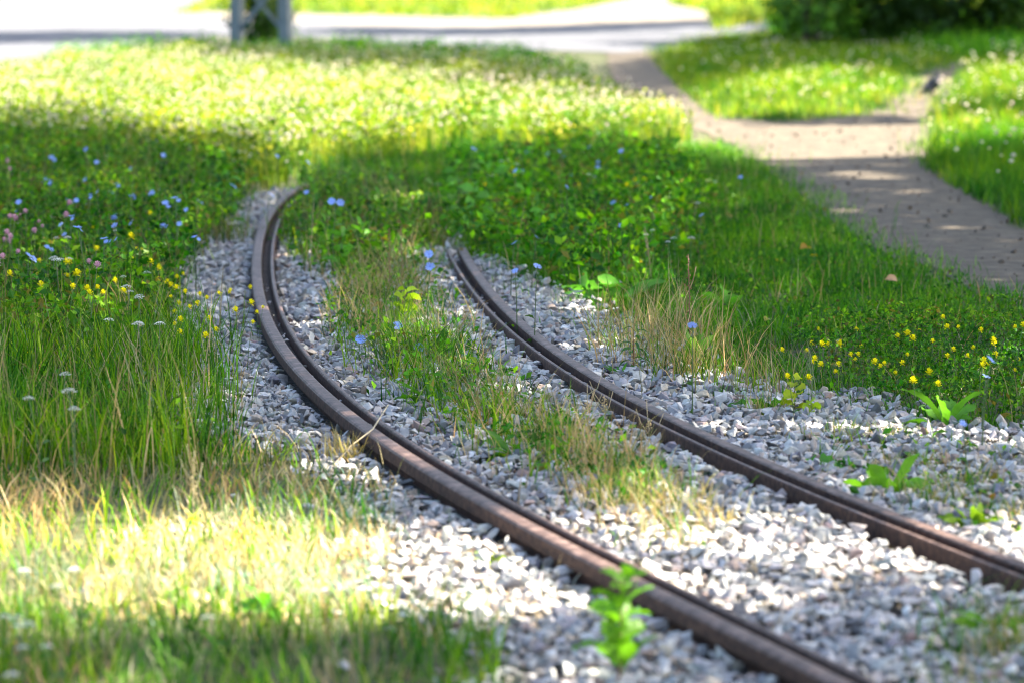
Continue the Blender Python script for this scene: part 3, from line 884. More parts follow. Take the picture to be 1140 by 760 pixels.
def upright(name, label, u, v, h, n, ln, wd, col=LG, stemcol=SG, rise=(.5, 1.0), lean=.1, teeth=0, droop=1.0, r=.004, cat='plant', z_from=.1, shape=.45, group=None):
    t = thing(name, label, cat, at(u, v), 0, group)
    pts = wobbly(h, lean, 7)
    stem_part(t, pts, r, r * .4, stemcol)
    for k in range(n):
        f = z_from + (1 - z_from) * (k + .5) / n
        i = min(int(f * 6), 5); q = f * 6 - i
        b = np.array(pts[i]) * (1 - q) + np.array(pts[i + 1]) * q
        sc = 1.1 - .45 * f
        leaf_part(t, b, k * 2.4 + random.uniform(-.4, .4), ln * sc * random.uniform(.8, 1.2), wd * sc * random.uniform(.85, 1.15), random.uniform(*rise), droop * random.uniform(.6, 1.3), col * random.uniform(.75, 1.25), teeth, shape=shape)
    return t


# blurred bright weed in front of the near rail
upright('weed', 'bright green toothed weed standing alone in the gravel before the near rail', 690, 768, .262, 24, .105, .046, np.array([.10, .23, .008]), (.2, .09, .05), (.7, 1.25), .1, 1, 1.0, .004, z_from=.12)
rosette('broadleaf_weed', 'rosette of long broad green leaves where gravel meets the clover mat', 1052, 487, 9, .19, .06, (.4, 1.35), np.array([.09, .22, .02]), 0, .8)
rosette('dandelion', 'low toothed rosette beside the far rail, nearest the shrubby corner', 945, 534, 11, .165, .045, (.3, 1.0), np.array([.06, .18, .02]), 1, 1.3, 'plant', None, .6)
rosette('dandelion', 'upright pale green leaves beside the far rail, next to the toothed rosette', 990, 562, 9, .17, .05, (.6, 1.3), np.array([.12, .26, .02]), 0, .8, 'plant', None, .6)
rosette('dandelion', 'small sunlit yellow green weed by the far rail near the right border', 1085, 600, 12, .13, .034, (.5, 1.3), np.array([.2, .3, .01]), 0, .8)
rosette('broadleaf_weed', 'dark leafy weed in the gravel before the yellow seedling', 855, 464, 10, .14, .036, (.3, 1.0), np.array([.05, .16, .02]), 1, 1.2)
upright('yellow_seedling', 'seedling with round yellow green leaves on the gravel by the clover mat', 885, 471, .16, 9, .06, .055, np.array([.34, .36, .015]), (.2, .16, .05), (.0, .7), .15, 0, .9, .002, z_from=.3)
upright('yellow_seedling', 'small seedling with a few lime leaves, front one of the gravel pair', 903, 476, .10, 8, .055, .046, np.array([.28, .36, .02]), (.2, .16, .05), (.0, .6), .15, 0, .9, .002, z_from=.3)
rosette('dock_plant', 'large leaved dock with one upright pale leaf beside the far rail', 655, 340, 10, .2, .08, (.2, 1.2), np.array([.06, .18, .03]), 0, 1.3, 'plant', None, .5)
rosette('dock_plant', 'wide bright green dock leaves standing behind the gravel shoulder', 690, 342, 8, .22, .075, (.5, 1.35), np.array([.09, .24, .02]), 0, 1.0)
rosette('dock_plant', 'tall light green leaves standing among dry grass beyond the far rail', 770, 418, 6, .19, .045, (.9, 1.4), np.array([.12, .25, .02]), 0, .6)
rosette('dock_plant', 'bright green leaf spray standing in the dark verge turf', 808, 350, 6, .14, .05, (.6, 1.3), np.array([.1, .27, .02]), 0, .8)
upright('willowherb', 'slender dark plant with narrow curled leaves and a brown stem beyond the far rail', 705, 425, .24, 18, .085, .012, np.array([.03, .10, .02]), (.16, .07, .03), (.3, .9), .05, 0, 2.0, .003)
rosette('grass_plant', 'low clump of dark strap leaves at the foot of the slender dark plant', 690, 428, 16, .10, .012, (.5, 1.3), np.array([.05, .17, .02]), 0, 1.0)
upright('leafy_weed', 'tall bright weed with lance leaves between the rails, nearest the bend', 380, 318, .26, 14, .12, .035, np.array([.08, .23, .02]), SG, (.6, 1.25), .08, 0, .9, .004)
upright('leafy_weed', 'broad pale green weed among shaded plants where the far rail ends', 528, 268, .32, 12, .13, .07, np.array([.1, .26, .03]), SG, (.3, 1.0), .08, 0, 1.2, .004)
upright('leafy_weed', 'leafy weed in the dark meadow beside the near rail bend', 250, 258, .34, 16, .13, .05, np.array([.06, .19, .02]), SG, (.3, 1.0), .08, 0, 1.2, .004)
upright('leafy_weed', 'yellow green weed in the middle of the track among dry stems', 448, 374, .2, 18, .085, .055, np.array([.28, .36, .015]), (.2, .2, .05), (.2, 1.0), .12, 0, 1.1, .003)
rosette('leafy_weed', 'low round leaved weed by the near rail inside the track', 402, 374, 14, .12, .045, (.2, 1.1), np.array([.05, .15, .03]), 0, 1.1)
upright('red_seedling', 'tiny seedling with bright red leaves on gravel between the rails', 562, 456, .065, 8, .045, .03, np.array([.5, .035, .015]), (.3, .06, .03), (.2, .9), .1, 0, .8, .0018, z_from=.3)
upright('green_seedling', 'small bright green sprout above the red seedling', 563, 437, .10, 9, .055, .025, np.array([.13, .28, .02]), SG, (.5, 1.2), .1, 0, .8, .002)
rosette('leafy_weed', 'spreading green weed with strap leaves in the middle of the gravel', 575, 517, 18, .15, .025, (.3, 1.2), np.array([.07, .19, .02]), 0, 1.0)
rosette('leafy_weed', 'green strap leaved clump between the rails below the yellow green weed', 478, 454, 22, .16, .02, (.4, 1.3), np.array([.08, .2, .02]), 0, 1.0)
rosette('leafy_weed', 'bent green weed at the sunny near edge of the left grass', 300, 690, 9, .11, .028, (.4, 1.3), np.array([.08, .24, .02]), 0, 1.2)
rosette('leafy_weed', 'small green weed in the gravel near the bottom right corner', 1110, 722, 16, .15, .035, (.3, 1.2), np.array([.09, .2, .02]), 0, 1.1)
rosette('leafy_weed', 'low green sprig on the bare gravel by the right border', 1090, 680, 8, .06, .025, (.3, 1.1), np.array([.07, .2, .02]), 0, 1.0)
rosette('leafy_weed', 'yellow green tuft of strap leaves on the sunny gravel left of the rail', 545, 632, 5, .06, .018, (.5, 1.2), np.array([.25, .33, .01]), 0, .8)


def flowering(label, u, v, h, heads):
    """chicory with its own stem and heads: (height share, side, back)"""
    t = thing('chicory_plant', label, 'flower', at(u, v))
    pts = [(0.02 * math.sin(i * 1.3) * h, 0, h * i / 7) for i in range(8)]
    stem_part(t, pts, .003, .0015, (.09, .13, .05))
    for f, sx in heads:
        b = (pts[min(7, int(f * 7))][0], 0, h * f)
        e = (b[0] + sx, -.01, h * f + .008)
        stem_part(t, [b, ((b[0] + e[0]) / 2, -.006, (b[2] + e[2]) / 2), e], .0016, .0012, (.09, .13, .05), 'branch')
        chicory_head(t, e, .021, (sx * 8, -.75, .5))
    for k in range(6):
        leaf_part(t, pts[1 + k % 6], random.uniform(0, 6.28), .05, .012, .6, .9, np.array([.1, .17, .05]))
    return t


for u_, v_, h_ in ((497, 276, .3), (512, 262, .34), (484, 262, .3), (535, 280, .2), (556, 284, .18)):
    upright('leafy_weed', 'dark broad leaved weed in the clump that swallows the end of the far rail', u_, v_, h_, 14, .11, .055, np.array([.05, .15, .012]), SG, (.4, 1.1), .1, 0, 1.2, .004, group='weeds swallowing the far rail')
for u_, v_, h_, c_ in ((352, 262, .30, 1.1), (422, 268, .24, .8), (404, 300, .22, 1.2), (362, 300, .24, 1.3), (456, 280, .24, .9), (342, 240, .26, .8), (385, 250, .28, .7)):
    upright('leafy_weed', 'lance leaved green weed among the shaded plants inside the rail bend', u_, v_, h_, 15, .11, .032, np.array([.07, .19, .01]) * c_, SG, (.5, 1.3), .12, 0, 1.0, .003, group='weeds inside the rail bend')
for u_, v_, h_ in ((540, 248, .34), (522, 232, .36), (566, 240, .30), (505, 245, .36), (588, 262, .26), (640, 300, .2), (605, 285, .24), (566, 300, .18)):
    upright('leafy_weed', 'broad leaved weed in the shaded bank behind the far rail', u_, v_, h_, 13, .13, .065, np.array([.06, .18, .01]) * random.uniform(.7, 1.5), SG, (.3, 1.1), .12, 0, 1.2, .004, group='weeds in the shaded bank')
flowering('tall chicory with two blue heads standing between the rails', 478, 372, .335, [(1.0, -.003), (.84, .002)])
flowering('pair of pale blue chicory heads above the weeds at the rail bend', 372, 318, .40, [(1.0, -.012), (.985, .024)])
flowering('short chicory with a pale head beside the yellow green weed', 440, 395, .11, [(1.0, .01)])
flowering('chicory head low over the gravel beside the near rail', 400, 408, .10, [(1.0, .004)])
flowering('chicory head lying low amid the strap leaved clump', 468, 410, .075, [(1.0, -.004)])


def seed_stalk(label, u, v, h, col=(.2, .11, .05), n=40, name='seed_stalk'):
    t = thing(name, label, 'dry stem', at(u, v))
    pts = wobbly(h, .12, 7); stem_part(t, pts, .003, .0015, col)
    p = Pile()
    for k in range(n):
        f = .35 + .65 * k / n; i = min(int(f * 6), 5); q = f * 6 - i
        b = np.array(pts[i]) * (1 - q) + np.array(pts[i + 1]) * q
        a = k * 2.4; r_ = .011 * (1.15 - f * .6)
        V = OCT * np.array([.003, .003, .0045]) * random.uniform(.7, 1.3) + b + np.array([math.cos(a) * r_, math.sin(a) * r_, 0])
        p.add(V, None, OCT_T, np.tile(np.array(col) * random.uniform(.8, 1.6), (6, 1)))
    p.build('leaves', M_STRAW, t)
    for k in range(3):
        f = .4 + .15 * k; a = random.uniform(0, 6.28); b = pts[2 + k]
        stem_part(t, [b, (b[0] + math.cos(a) * .03, b[1] + math.sin(a) * .03, b[2] + .04), (b[0] + math.cos(a) * .05, b[1] + math.sin(a) * .05, b[2] + .09)], .0015, .001, col, 'branch')
    return t


seed_stalk('brown dock seed stalk between the rails, thicker of the pair', 434, 345, .37)
seed_stalk('brown dock seed stalk between the rails, thinner one beside the chicory', 448, 340, .36, n=30)
seed_stalk('reddish seed stalk rising from the dry grass beyond the far rail', 768, 400, .42, (.16, .07, .04), 26)
seed_stalk('pale seed stalk in the verge behind the dock leaves', 725, 330, .33, (.28, .22, .1), 16)
seed_stalk('straw coloured seed stalk leaning over the gravel edge of the left grass', 225, 470, .33, (.36, .28, .14), 14)
seed_stalk('thin straw seed stalk in the tall grass of the left verge', 150, 450, .3, (.36, .28, .14), 14)
seed_stalk('thin straw seed stalk over the sunny grass near the camera', 215, 575, .2, (.45, .37, .2), 18)
for (u, v, h) in ((632, 498, .13), (655, 478, .1), (672, 478, .12), (722, 500, .1), (620, 500, .16), (600, 490, .14)):
    seed_stalk('nodding straw seed head on a thin stem in front of the far rail', u, v, h, (.42, .32, .17), 22, 'nodding_grass_stalk')['group'] = 'straw seed heads before the far rail'

# long pale dry blades lying over the rails
t = tag(stem_part(None, [G(372, 520, .02) + (.03,), G(390, 500, .05) + (.06,), G(415, 477, .1) + (.1,), G(432, 452, .13) + (.135,)], .003, .0022, (.55, .46, .3), 'dry_stalk'), 'long pale dry stalk leaning across the near rail', 'dry stem')
t = tag(stem_part(None, [G(640, 448, .02) + (.02,), G(665, 432, .1) + (.1,), G(672, 412, .12) + (.13,)], .0025, .0018, (.5, .42, .24), 'dry_stalk'), 'pale dry stalk leaning across the far rail', 'dry stem')


def fallen(label, u, v, ln, col, name='fallen_leaf', rise=.25):
    t = thing(name, label, 'leaf', at(u, v), random.uniform(0, 6))
    leaf_part(t, (0, 0, .03), 0, ln, ln * .6, rise, .9, np.array(col), 0, .3, .5, .05)
    o = t.children[0]
    t2 = tag(o, label, 'leaf'); o.parent = None; o.name = name
    o.location = t.location; o.rotation_euler = t.rotation_euler
    bpy.data.objects.remove(t)
    return o


fallen('pinkish brown fallen leaf on the dark verge grass', 985, 338, .065, (.3, .17, .13)).location.z = .08
fallen('orange brown fallen leaf below the two yellow dandelions', 899, 300, .06, (.38, .18, .03)).location.z = .08
fallen('pale dry leaf at the edge of dry grass and turf', 858, 378, .055, (.42, .34, .22)).location.z = .05
fallen('white curled leaf lying in the meadow by the path', 795, 224, .10, (.7, .7, .68)).location.z = .08
fallen('rust red fallen leaf beside the sunlit yellow weed', 1105, 572, .085, (.36, .1, .02), rise=.6)
fallen('orange fallen leaf on gravel under the yellow seedlings', 873, 468, .045, (.4, .17, .05))
fallen('small tan fallen leaf on the gravel beside the clover mat', 914, 447, .04, (.48, .28, .12))
fallen('pale round dry leaf at the right border of the gravel', 1135, 457, .055, (.55, .5, .36)).location.z = .04
fallen('brown fallen leaf below the pale round one at the right border', 1130, 474, .06, (.34, .2, .08))
fallen('rust coloured fallen leaf on gravel in the middle of the track', 610, 541, .045, (.35, .15, .05))
fallen('dark red dried leaf at the foot of the dry grass beyond the far rail', 732, 442, .05, (.2, .03, .03), rise=.6)
fallen('brown curled leaf in the weeds inside the bend', 415, 362, .06, (.3, .13, .05)).location.z = .05
for u, v, h, lab in ((899, 296, .10, 'yellow dandelion head above an orange leaf in the verge, upper one'), (906, 303, .09, 'yellow dandelion head in the verge beside its twin, lower one'), (34, 425, .12, 'large yellow dandelion alone in the tall left grass'), (45, 438, .11, 'smaller yellow dandelion below the large one in the left grass')):
    t = thing('dandelion_flower', lab, 'flower', at(u, v))
    stem_part(t, wobbly(h, .1), .002, .0016, SG)
    p = Pile(); umbel(p, (0, 0, h), .02, (.8, .58, .01), 20); p.build('flower_head', M_PETAL, t)


# tufts one can tell apart
def tuft(label, u, v, n, r, h, pal, share=0.5, group=None):
    t = thing('grass_tuft', label, 'grass tuft', at(u, v), 0, group)
    P = rng.normal(0, r * .5, (n, 2)); H = h * rng.uniform(.45, 1.1, n)
    c = pick(pal, n)
    p = Pile(); p.add(*blade_mesh(P, 0, H, rng.uniform(.003, .006, n), rng.uniform(.15, .9, n), c * .85, c * 1.2, 3))
    p.build('leaves', M_GRASS, t)


MIX = np.concatenate([GREEN, STRAW])
tuft('dry grass tuft against the near rail where the track straightens', 385, 515, 90, .09, .12, STRAW)
tuft('green grass tuft in the middle of the gravel between the rails', 600, 510, 130, .14, .16, np.concatenate([GREEN * 1.2, STRAW[:2]]))
for u_, v_, h_ in ((455, 405, .2), (520, 440, .2), (548, 482, .22), (640, 520, .2), (418, 345, .24), (690, 545, .19)):
    tuft('straggling tuft of straw and green blades down the middle of the track', u_, v_, 110, .11, h_, np.concatenate([STRAW, STRAW * .8, GREEN * 1.2]), group='mixed tufts down the middle of the track')
for u_, v_, h_ in ((845, 470, .13), (930, 500, .12), (1010, 535, .13), (1075, 560, .15), (1120, 590, .13), (1000, 500, .1), (1120, 520, .1)):
    tuft('low weedy tuft on the gravel shoulder outside the far rail', u_, v_, 90, .12, h_, np.concatenate([STRAW * .9, GREEN * 1.2]), group='weedy tufts on the gravel shoulder')
tuft('straw tuft in the sun between the rails', 720, 575, 200, .16, .19, np.concatenate([STRAW * 1.1, GREEN * 1.3]))
tuft('tall straw tuft beside the far rail in the sun patch', 800, 600, 50, .06, .15, STRAW * 1.1)
tuft('grassy tuft above the far rail beside the dark plant', 765, 430, 150, .12, .24, MIX)
tuft('grass tuft growing at the inner bend, mixed brown and green', 495, 405, 140, .13, .17, MIX)
tuft('small green sprig of grass in the gravel left of the near rail', 312, 512, 26, .04, .08, GREEN)
tuft('dry weed clump of the gravel near the far right border', 1040, 575, 200, .16, .14, MIX)
tuft('green grass clump at the bottom right corner', 1125, 745, 140, .12, .2, MIX)
tuft('short dark tuft on the gravel behind the far rail', 800, 452, 50, .06, .09, DARKG)
tuft('short green and brown tuft right at the hidden end of the far rail', 486, 285, 130, .13, .17, np.concatenate([STRAW * .7, GREEN]))
tuft('green tuft on the path side of the hidden rail end', 528, 290, 130, .12, .15, GREEN)
tuft('brown grass at the mouth of the track bend', 250, 272, 160, .2, .22, np.concatenate([STRAW * .7, GREEN]))
tuft('brown grass wedge where the far rail disappears', 470, 286, 200, .16, .28, np.concatenate([STRAW * .8, GREEN]))

# ------------------------------------------------------------------ lattice mast
mx, my, _ = at(289, 71)
S_M = my / F
mast = thing('lattice_mast', 'blue grey steel lattice mast standing at the end of the meadow', 'mast', (mx, my, 0), -.35)
hw = 0.35


def bar(p, a, b, wx, wy):
    a, b = np.array(a, float), np.array(b, float)
    d = b - a; ln = np.linalg.norm(d); d /= ln
    s = np.cross(d, [0, 1, 0]); s /= np.linalg.norm(s); u = np.cross(s, d)
    V = np.array([q + s * x * wx / 2 + u * y * wy / 2 for q in (a, b) for x, y in ((-1, -1), (1, -1), (1, 1), (-1, 1))])
    p.add(V, np.array([(0, 3, 2, 1), (4, 5, 6, 7), (0, 1, 5, 4), (1, 2, 6, 5), (2, 3, 7, 6), (3, 0, 4, 7)]), None, np.ones((8, 3)))


HM = 7.0
tp = .5
for sx in (-1, 1):
    for sy in (0,):
        p = Pile()
        # angle section: two plates meeting at the corner
        a, b = (sx * hw, sy * hw * .8, -.1), (sx * hw * tp, sy * hw * .8 * tp, HM)
        bar(p, (a[0] + .056, a[1] + .065, a[2]), (b[0] + .056, b[1] + .065, b[2]), .018, .13)
        bar(p, (a[0] - .056, a[1] + .065, a[2]), (b[0] - .056, b[1] + .065, b[2]), .018, .128)
        bar(p, (a[0], a[1] - .010, a[2]), (b[0], b[1] - .010, b[2]), .13, .018)
        p.build('leg', M_STEEL, mast)
lev = [.42, 1.05, 1.6, 2.1, 2.7, 3.3, 3.9, 4.5, 5.1, 5.7, 6.3, 6.9]
for sy in (1,):
    for i in range(len(lev) - 1):
        z0, z1 = lev[i], lev[i + 1]
        w0, w1 = hw * (1 - (1 - tp) * z0 / HM) - .05, hw * (1 - (1 - tp) * z1 / HM) - .05
        yy = .03
        k = 1 if i % 2 == 0 else -1
        p = Pile(); bar(p, (-w0 * k, yy, z0), (w1 * k, yy, z1), .065, .014); p.build('brace', M_STEEL, mast)
        p = Pile(); bar(p, (w0 * k, yy + .03, z0), (-w1 * k, yy + .03, z1), .04, .014); p.build('brace', M_STEEL, mast)


# ------------------------------------------------------------------ bird
def skin_body(name, verts, edges, radii, mat, parent, root=0, sub=2):
    me = bpy.data.meshes.new(name)
    me.from_pydata([tuple(v) for v in verts], edges, [])
    o = ob(name, me, parent)
    sk = o.modifiers.new('skin', 'SKIN')
    for i, r in enumerate(radii):
        me.skin_vertices[0].data[i].radius = r if isinstance(r, tuple) else (r, r)
        me.skin_vertices[0].data[i].use_root = (i == root)
    ss = o.modifiers.new('sub', 'SUBSURF'); ss.levels = sub; ss.render_levels = sub
    dg = bpy.context.evaluated_depsgraph_get()
    ev = o.evaluated_get(dg)
    m2 = bpy.data.meshes.new_from_object(ev)
    o.modifiers.clear(); o.data = m2
    m2.materials.clear(); m2.materials.append(mat)
    for f in m2.polygons: f.use_smooth = True
    return o


bx, by, _ = at(1037, 110)
bird = thing('pigeon', 'dark grey bird standing on the sunny path beside the grass', 'bird', (bx, by, .008), .25)
BV = [(0.0, 0, .115), (.035, 0, .15), (.06, 0, .195), (.07, 0, .235), (.078, 0, .258), (-.05, 0, .085), (-.10, 0, .05), (-.145, 0, .022)]
skin_body('body', BV, [(0, 1), (1, 2), (2, 3), (3, 4), (0, 5), (5, 6), (6, 7)], [(.062, .06), (.058, .056), (.036, .034), (.027, .026), (.024, .023), (.046, .04), (.03, .016), (.022, .006)], M_BIRD, bird)
for s in (-1, 1):
    V = []
    for i in range(7):
        q = i / 6
        x = .045 - .165 * q; z = .165 - .125 * q; wd = .04 * math.sin(math.pi * min(1, .18 + q * .8))
        yo = s * (.058 - .035 * q * q)
        V += [(x, yo + s * .002, z + wd), (x, yo + s * .01, z), (x - .01, yo, z - wd)]
    Qw = []
    for i in range(6):
        Qw += [(3 * i, 3 * i + 1, 3 * i + 4, 3 * i + 3), (3 * i + 1, 3 * i + 2, 3 * i + 5, 3 * i + 4)]
    ob('wing', mesh_np('wing', V, Qw, None, None, M_BIRD, True), bird)
    p = Pile()
    tube(p, [(0, s * .025, .07), (.012, s * .028, .035), (.004, s * .028, .004)], [.008, .005, .004], (1, 1, 1), 6)
    for a in (-.5, 0, .5):
        tube(p, [(.004, s * .028, .005), (.004 + .03 * math.cos(a), s * .028 + .03 * math.sin(a), .003)], [.004, .002], (1, 1, 1), 5)
    p.build('leg', M_BIRDLEG, bird)
p = Pile(); tube(p, [(.095, 0, .26), (.11, 0, .257), (.122, 0, .25)], [.008, .006, .0015], (1, 1, 1), 6); p.build('beak', M_BIRDLEG, bird)
for s in (-1, 1):
    p = Pile(); p.add(OCT * .0045 + np.array([.09, s * .02, .264]), None, OCT_T, np.ones((6, 3))); p.build('eye', M_BIRDLEG, bird)


# ------------------------------------------------------------------ bushes
def leaf_cloud(pile, C, N, S, pal, var=.3):
    """C centres (n,3), N preferred normals, S sizes"""
    n = len(C)
    Nn = N + rng.normal(0, .55, (n, 3)); Nn /= np.linalg.norm(Nn, axis=1)[:, None] + 1e-9
    a = np.cross(Nn, rng.normal(size=(n, 3))); a /= np.linalg.norm(a, axis=1)[:, None] + 1e-9
    b = np.cross(Nn, a)
    L_ = S[:, None]
    V = np.stack([C - a * L_ * .55, C + b * L_ * .3 - a * L_ * .1 + Nn * L_ * .06, C + a * L_ * .5, C - b * L_ * .3 - a * L_ * .1 + Nn * L_ * .06], 1)
    bI = (np.arange(n) * 4)[:, None]
    T = np.concatenate([bI + [[0, 1, 2]], bI + [[0, 2, 3]]])
    pile.add(V.reshape(-1, 3), None, T, np.repeat(pick(pal, n, var), 4, 0))


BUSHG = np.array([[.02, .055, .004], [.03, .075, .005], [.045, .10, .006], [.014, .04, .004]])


def bush(name, label, x, y, rx, ry, h, n, size, pal=BUSHG, stems=6, low=.05):
    t = thing(name, label, 'bush', (x, y, 0))
    for k in range(stems):
        a = random.uniform(0, 6.28); e = (math.cos(a) * rx * .5, math.sin(a) * ry * .5, h * .7)
        p = Pile(); tube(p, [(math.cos(a) * .1, math.sin(a) * .1, 0), (e[0] * .4, e[1] * .4, h * .3), e], [.035, .025, .01], (1, 1, 1), 6)
        p.build('branch', M_BARK, t)
    m = max(10, n // 60)
    d = rng.normal(size=(m, 3)); d /= np.linalg.norm(d, axis=1)[:, None]
    rr = rng.uniform(.45, 1, m) ** .6
    cc = d * rr[:, None] * np.array([rx, ry, h * .52]) + np.array([0, 0, h * .5])
    cc[:, 2] = np.maximum(cc[:, 2], low)
    C = np.repeat(cc, 60, 0) + rng.normal(0, size * 1.5, (m * 60, 3))
    C[:, 2] = np.abs(C[:, 2]) + .02
    N = C - np.array([0, 0, h * .3]); N /= np.linalg.norm(N, axis=1)[:, None]; N[:, 2] += .4
    p = Pile(); leaf_cloud(p, C, N, size * rng.uniform(.6, 1.3, len(C)), pal)
    p.build('foliage', M_TREE, t)
    return t


x, y, _ = at(1020, 36)
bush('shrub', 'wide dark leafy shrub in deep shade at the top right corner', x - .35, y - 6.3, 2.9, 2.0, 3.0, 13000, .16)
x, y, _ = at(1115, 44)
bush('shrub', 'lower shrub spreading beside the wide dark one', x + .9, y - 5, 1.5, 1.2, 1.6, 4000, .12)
x, y, _ = at(905, 40)
bush('shrub', 'small shrub with leaf sprays coloured as if sunlit left of the wide dark one', x - .45, y - 5.5, .5, .5, 1.2, 900, .12, BUSHG * 3)  # lighter leaf palette paints in the sunlit sprays
x = mx - .06
bush('shrub', 'dark green bush growing behind the lattice mast', x, my + 1.4, .27, .4, 1.4, 2400, .09, BUSHG * 1.3, 3)

# ------------------------------------------------------------------ trees beside the path that shade the track
SHADE = [  # outline, height at which it was read, how deep
    (GP([(-900, 128), (0, 138), (60, 150), (130, 165), (200, 172), (260, 182), (300, 210), (335, 215), (350, 188), (400, 165), (480, 160), (560, 162), (640, 172), (700, 168), (760, 168), (830, 174), (880, 168), (960, 163), (1035, 160), (1060, 170), (1140, 150), (1900, 150), (1900, 525), (1140, 540), (1060, 560), (1000, 580), (900, 570), (820, 560), (760, 525), (700, 505), (620, 535), (560, 560), (440, 545), (380, 540), (250, 520), (120, 535), (0, 525), (-900, 525)], .1), .16),
    (GP([(-900, 705), (100, 697), (300, 692), (440, 684), (520, 690), (600, 690), (680, 672), (760, 690), (840, 690), (900, 667), (980, 660), (1050, 645), (1140, 642), (1900, 630), (1900, 1400), (-900, 1400)], .05), .14),
    (GP([(-300, 84), (60, 76), (150, 66), (250, 62), (330, 72), (420, 90), (520, 88), (600, 98), (690, 114), (690, 75), (600, 58), (500, 50), (400, 45), (330, 42), (240, 38), (150, 50), (60, 60), (-300, 70)], .25), .3),
    (GP([(690, 70), (745, 58), (800, 42), (870, 42), (1000, 50), (1140, 60), (1300, 66), (1300, 82), (1140, 72), (1010, 84), (950, 70), (880, 74), (820, 80), (770, 92), (745, 105), (700, 102)], .05), .3),
    (GP([(-500, 54), (0, 49), (100, 47), (190, 45), (190, 36), (100, 36), (0, 37), (-500, 40)], 0), .4),
    (GP([(370, 38), (450, 40), (560, 40), (700, 34), (800, 28), (800, 22), (700, 26), (560, 32), (450, 33), (370, 31)], 0), .4),
    (GP([(800, 132), (870, 140), (1030, 143), (1030, 130), (960, 130), (870, 133)], 0), .2),
    (GP([(860, -30), (1600, -30), (1600, 60), (1000, 47), (860, 42)], .1), .4),
    (GP([(1050, 122), (1200, 112), (1200, 100), (1060, 112)], .15), .2),
]
LIT = [GP(p_, 0.02) for p_ in (
    [(530, 745), (640, 735), (650, 795), (530, 805)], [(395, 372), (440, 362), (452, 392), (405, 402)],
    [(598, 335), (640, 330), (690, 350), (640, 362), (612, 352)], [(440, 382), (480, 365), (505, 385), (470, 398)],
    [(905, 236), (940, 238), (965, 232), (940, 229)], [(995, 214), (1032, 213), (1030, 208), (1000, 209)],
    [(278, 305), (296, 305), (296, 301), (278, 301)], [(316, 398), (345, 402), (350, 394), (325, 390)], [(352, 440), (374, 440), (368, 426), (345, 428)],
    [(740, 500), (860, 490), (1000, 500), (1140, 520), (1140, 505), (1000, 486), (860, 476), (760, 480)],
    [(300, 492), (420, 520), (470, 545), (430, 552), (320, 520)])]


def shade_val(P):
    v = np.zeros(len(P)); soft = np.zeros(len(P))
    for poly, s in SHADE:
        m = inside(P + rng.normal(0, s, P.shape), poly)
        v[m] = 1
    k = vnoise(P[:, 0] * 3.1, P[:, 1] * 1.9, 77) * .65 + vnoise(P[:, 0] * 7, P[:, 1] * 5, 78) * .35
    v[(k > .74) & (P[:, 1] < 31)] *= .08
    for poly in LIT:
        m = inside(P + rng.normal(0, .03, P.shape), poly)
        v[m] *= .06
    return v


TREES = [  # x, y, crown centre height, radii
    (7.6, 9.5, 6.6, 3.6, 4.0, 2.4), (7.4, 15.5, 6.9, 3.8, 4.2, 2.6), (7.8, 21.5, 6.8, 3.8, 4.2, 2.6), (10.6, 26.5, 9.0, 3.8, 4.4, 3.2),
    (10.8, 12.5, 9.6, 3.6, 4.5, 3.0), (11.0, 19.5, 9.8, 3.6, 4.5, 3.0), (6.6, 4.0, 6.2, 3.6, 3.6, 2.2), (14.5, 33.0, 12.5, 3.8, 4.5, 3.4),
    (11.2, 50.0, 8.6, 3.8, 6.0, 3.6), (14.4, 57.0, 12.4, 4.4, 6.0, 4.4), (13.5, 66.0, 10.0, 4.6, 7.0, 4.6), (18.0, 74.0, 14.0, 5.0, 7.0, 5.0), (16.0, 84.0, 9.0, 6.0, 8.0, 5.0),
    (9.6, 41.0, 6.4, 3.0, 4.0, 2.2), (10.8, 69.0, 15.2, 5.0, 5.5, 4.2), (8.2, 31.5, 9.8, 3.6, 4.6, 3.0)]
TC = np.array([(a, b, c) for a, b, c, *_ in TREES]); TR = np.array([t_[3:] for t_ in TREES])


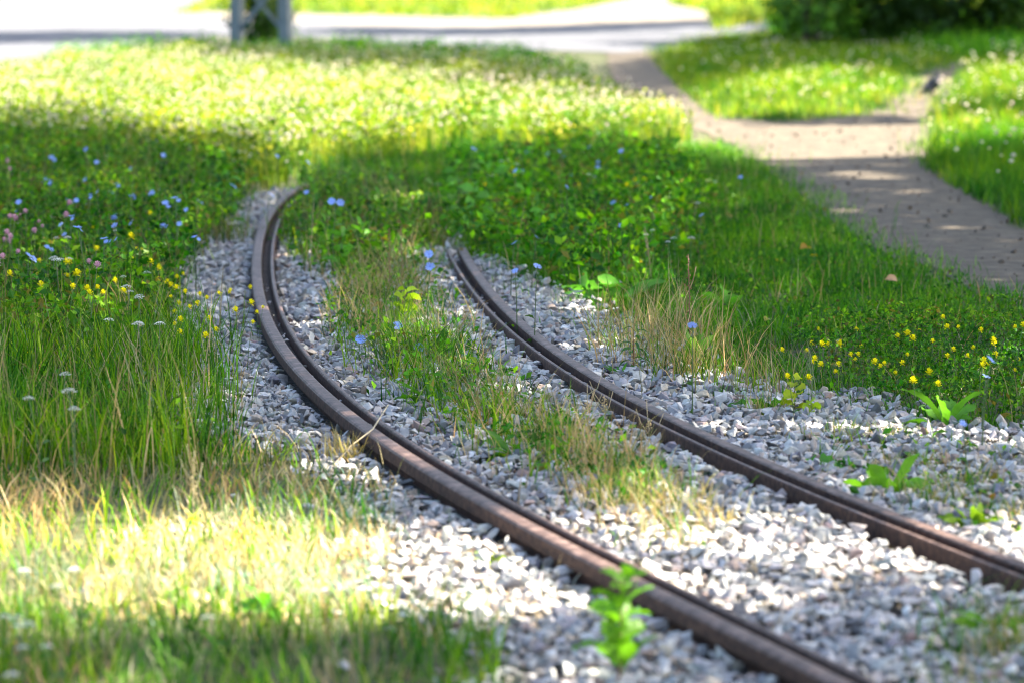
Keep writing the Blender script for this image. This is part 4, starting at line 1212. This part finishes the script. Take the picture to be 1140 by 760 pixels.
def crown_leaves(lo, hi, lai, size, stats):
    area = (hi[0] - lo[0]) * (hi[1] - lo[1])
    n = int(area * lai / (size * size * .33))
    P = rng.uniform(lo, hi, (n, 2))
    P = P[(np.abs(P[:, 0]) < .16 * P[:, 1] + 1.6)]
    P = P[rng.random(len(P)) < shade_val(P)]
    # a random height on the sun ray that lies inside some crown
    out, who = [], []
    best = np.full(len(P), -1); zz = np.zeros(len(P)); cnt = np.zeros(len(P))
    for k in range(len(TC)):
        # ray: (P + COT*z*(SX,SY), z)
        A = (np.array([COT * SX, COT * SY, 1.0])) / TR[k]
        B = (np.concatenate([P, np.zeros((len(P), 1))], 1) - TC[k]) / TR[k]
        a = A @ A; b = B @ A; c = (B * B).sum(1) - 1
        D = b * b - a * c
        ok = D > 0
        sq = np.sqrt(np.maximum(D, 0))
        z = (-b + sq * rng.uniform(-1, 1, len(P))) / a
        cnt += ok
        take = ok & (rng.random(len(P)) < 1 / np.maximum(cnt, 1))
        best[take] = k; zz[take] = z[take]
    stats.append((len(P), int((best >= 0).sum())))
    m = best >= 0
    C = np.stack([P[m, 0] + COT * SX * zz[m], P[m, 1] + COT * SY * zz[m], zz[m]], 1)
    return C, best[m]


stats = []
Cn, kn = crown_leaves((-6, 4.0), (8.0, 31), 4.3, .13, stats)
Cf, kf = crown_leaves((-16, 31), (16, 100), 3.0, .30, stats)
print('CROWN', stats)
TPAL = np.array([[.05, .11, .018], [.04, .09, .016], [.07, .13, .02]])
for k, (tx, ty, tz, rx, ry, rz_) in enumerate(TREES):
    t = thing('tree', 'tall leafy tree beyond the path whose crown shades the track', 'tree', (tx, ty, 0), 0, 'trees beside the path')
    p = Pile()
    top = tz + rz_ * .5
    tube(p, [(0, 0, -.1), (.02, .03, .4), (.05, -.04, tz * .4), (-.06, .05, tz * .7), (0, 0, top)], [.26, .19, .16, .11, .03], (1, 1, 1), 10)
    p.build('trunk', M_BARK, t, smooth=True)
    for j in range(9):
        a = j * 2.4; z0 = tz * .55 + (top - tz * .55) * j / 10
        e = np.array([math.cos(a) * rx * .75, math.sin(a) * ry * .75, min(z0 + 1.2, tz + rz_ * .6)])
        p = Pile(); tube(p, [(0, 0, z0), e * np.array([.5, .5, 0]) + np.array([0, 0, z0 + .7]), e], [.07, .045, .012], (1, 1, 1), 6)
        p.build('limb', M_BARK, t, smooth=True)
    C = np.concatenate([Cn[kn == k], Cf[kf == k]]); S = np.concatenate([np.full((kn == k).sum(), .13), np.full((kf == k).sum(), .30)])
    if len(C) == 0: continue
    C = C - np.array([tx, ty, 0])
    N = np.tile(np.array(sdir), (len(C), 1))
    p = Pile(); leaf_cloud(p, C, N, S * rng.uniform(.7, 1.3, len(C)), TPAL)
    p.build('crown', M_TREE, t)
print('OBJS', len(bpy.data.objects))
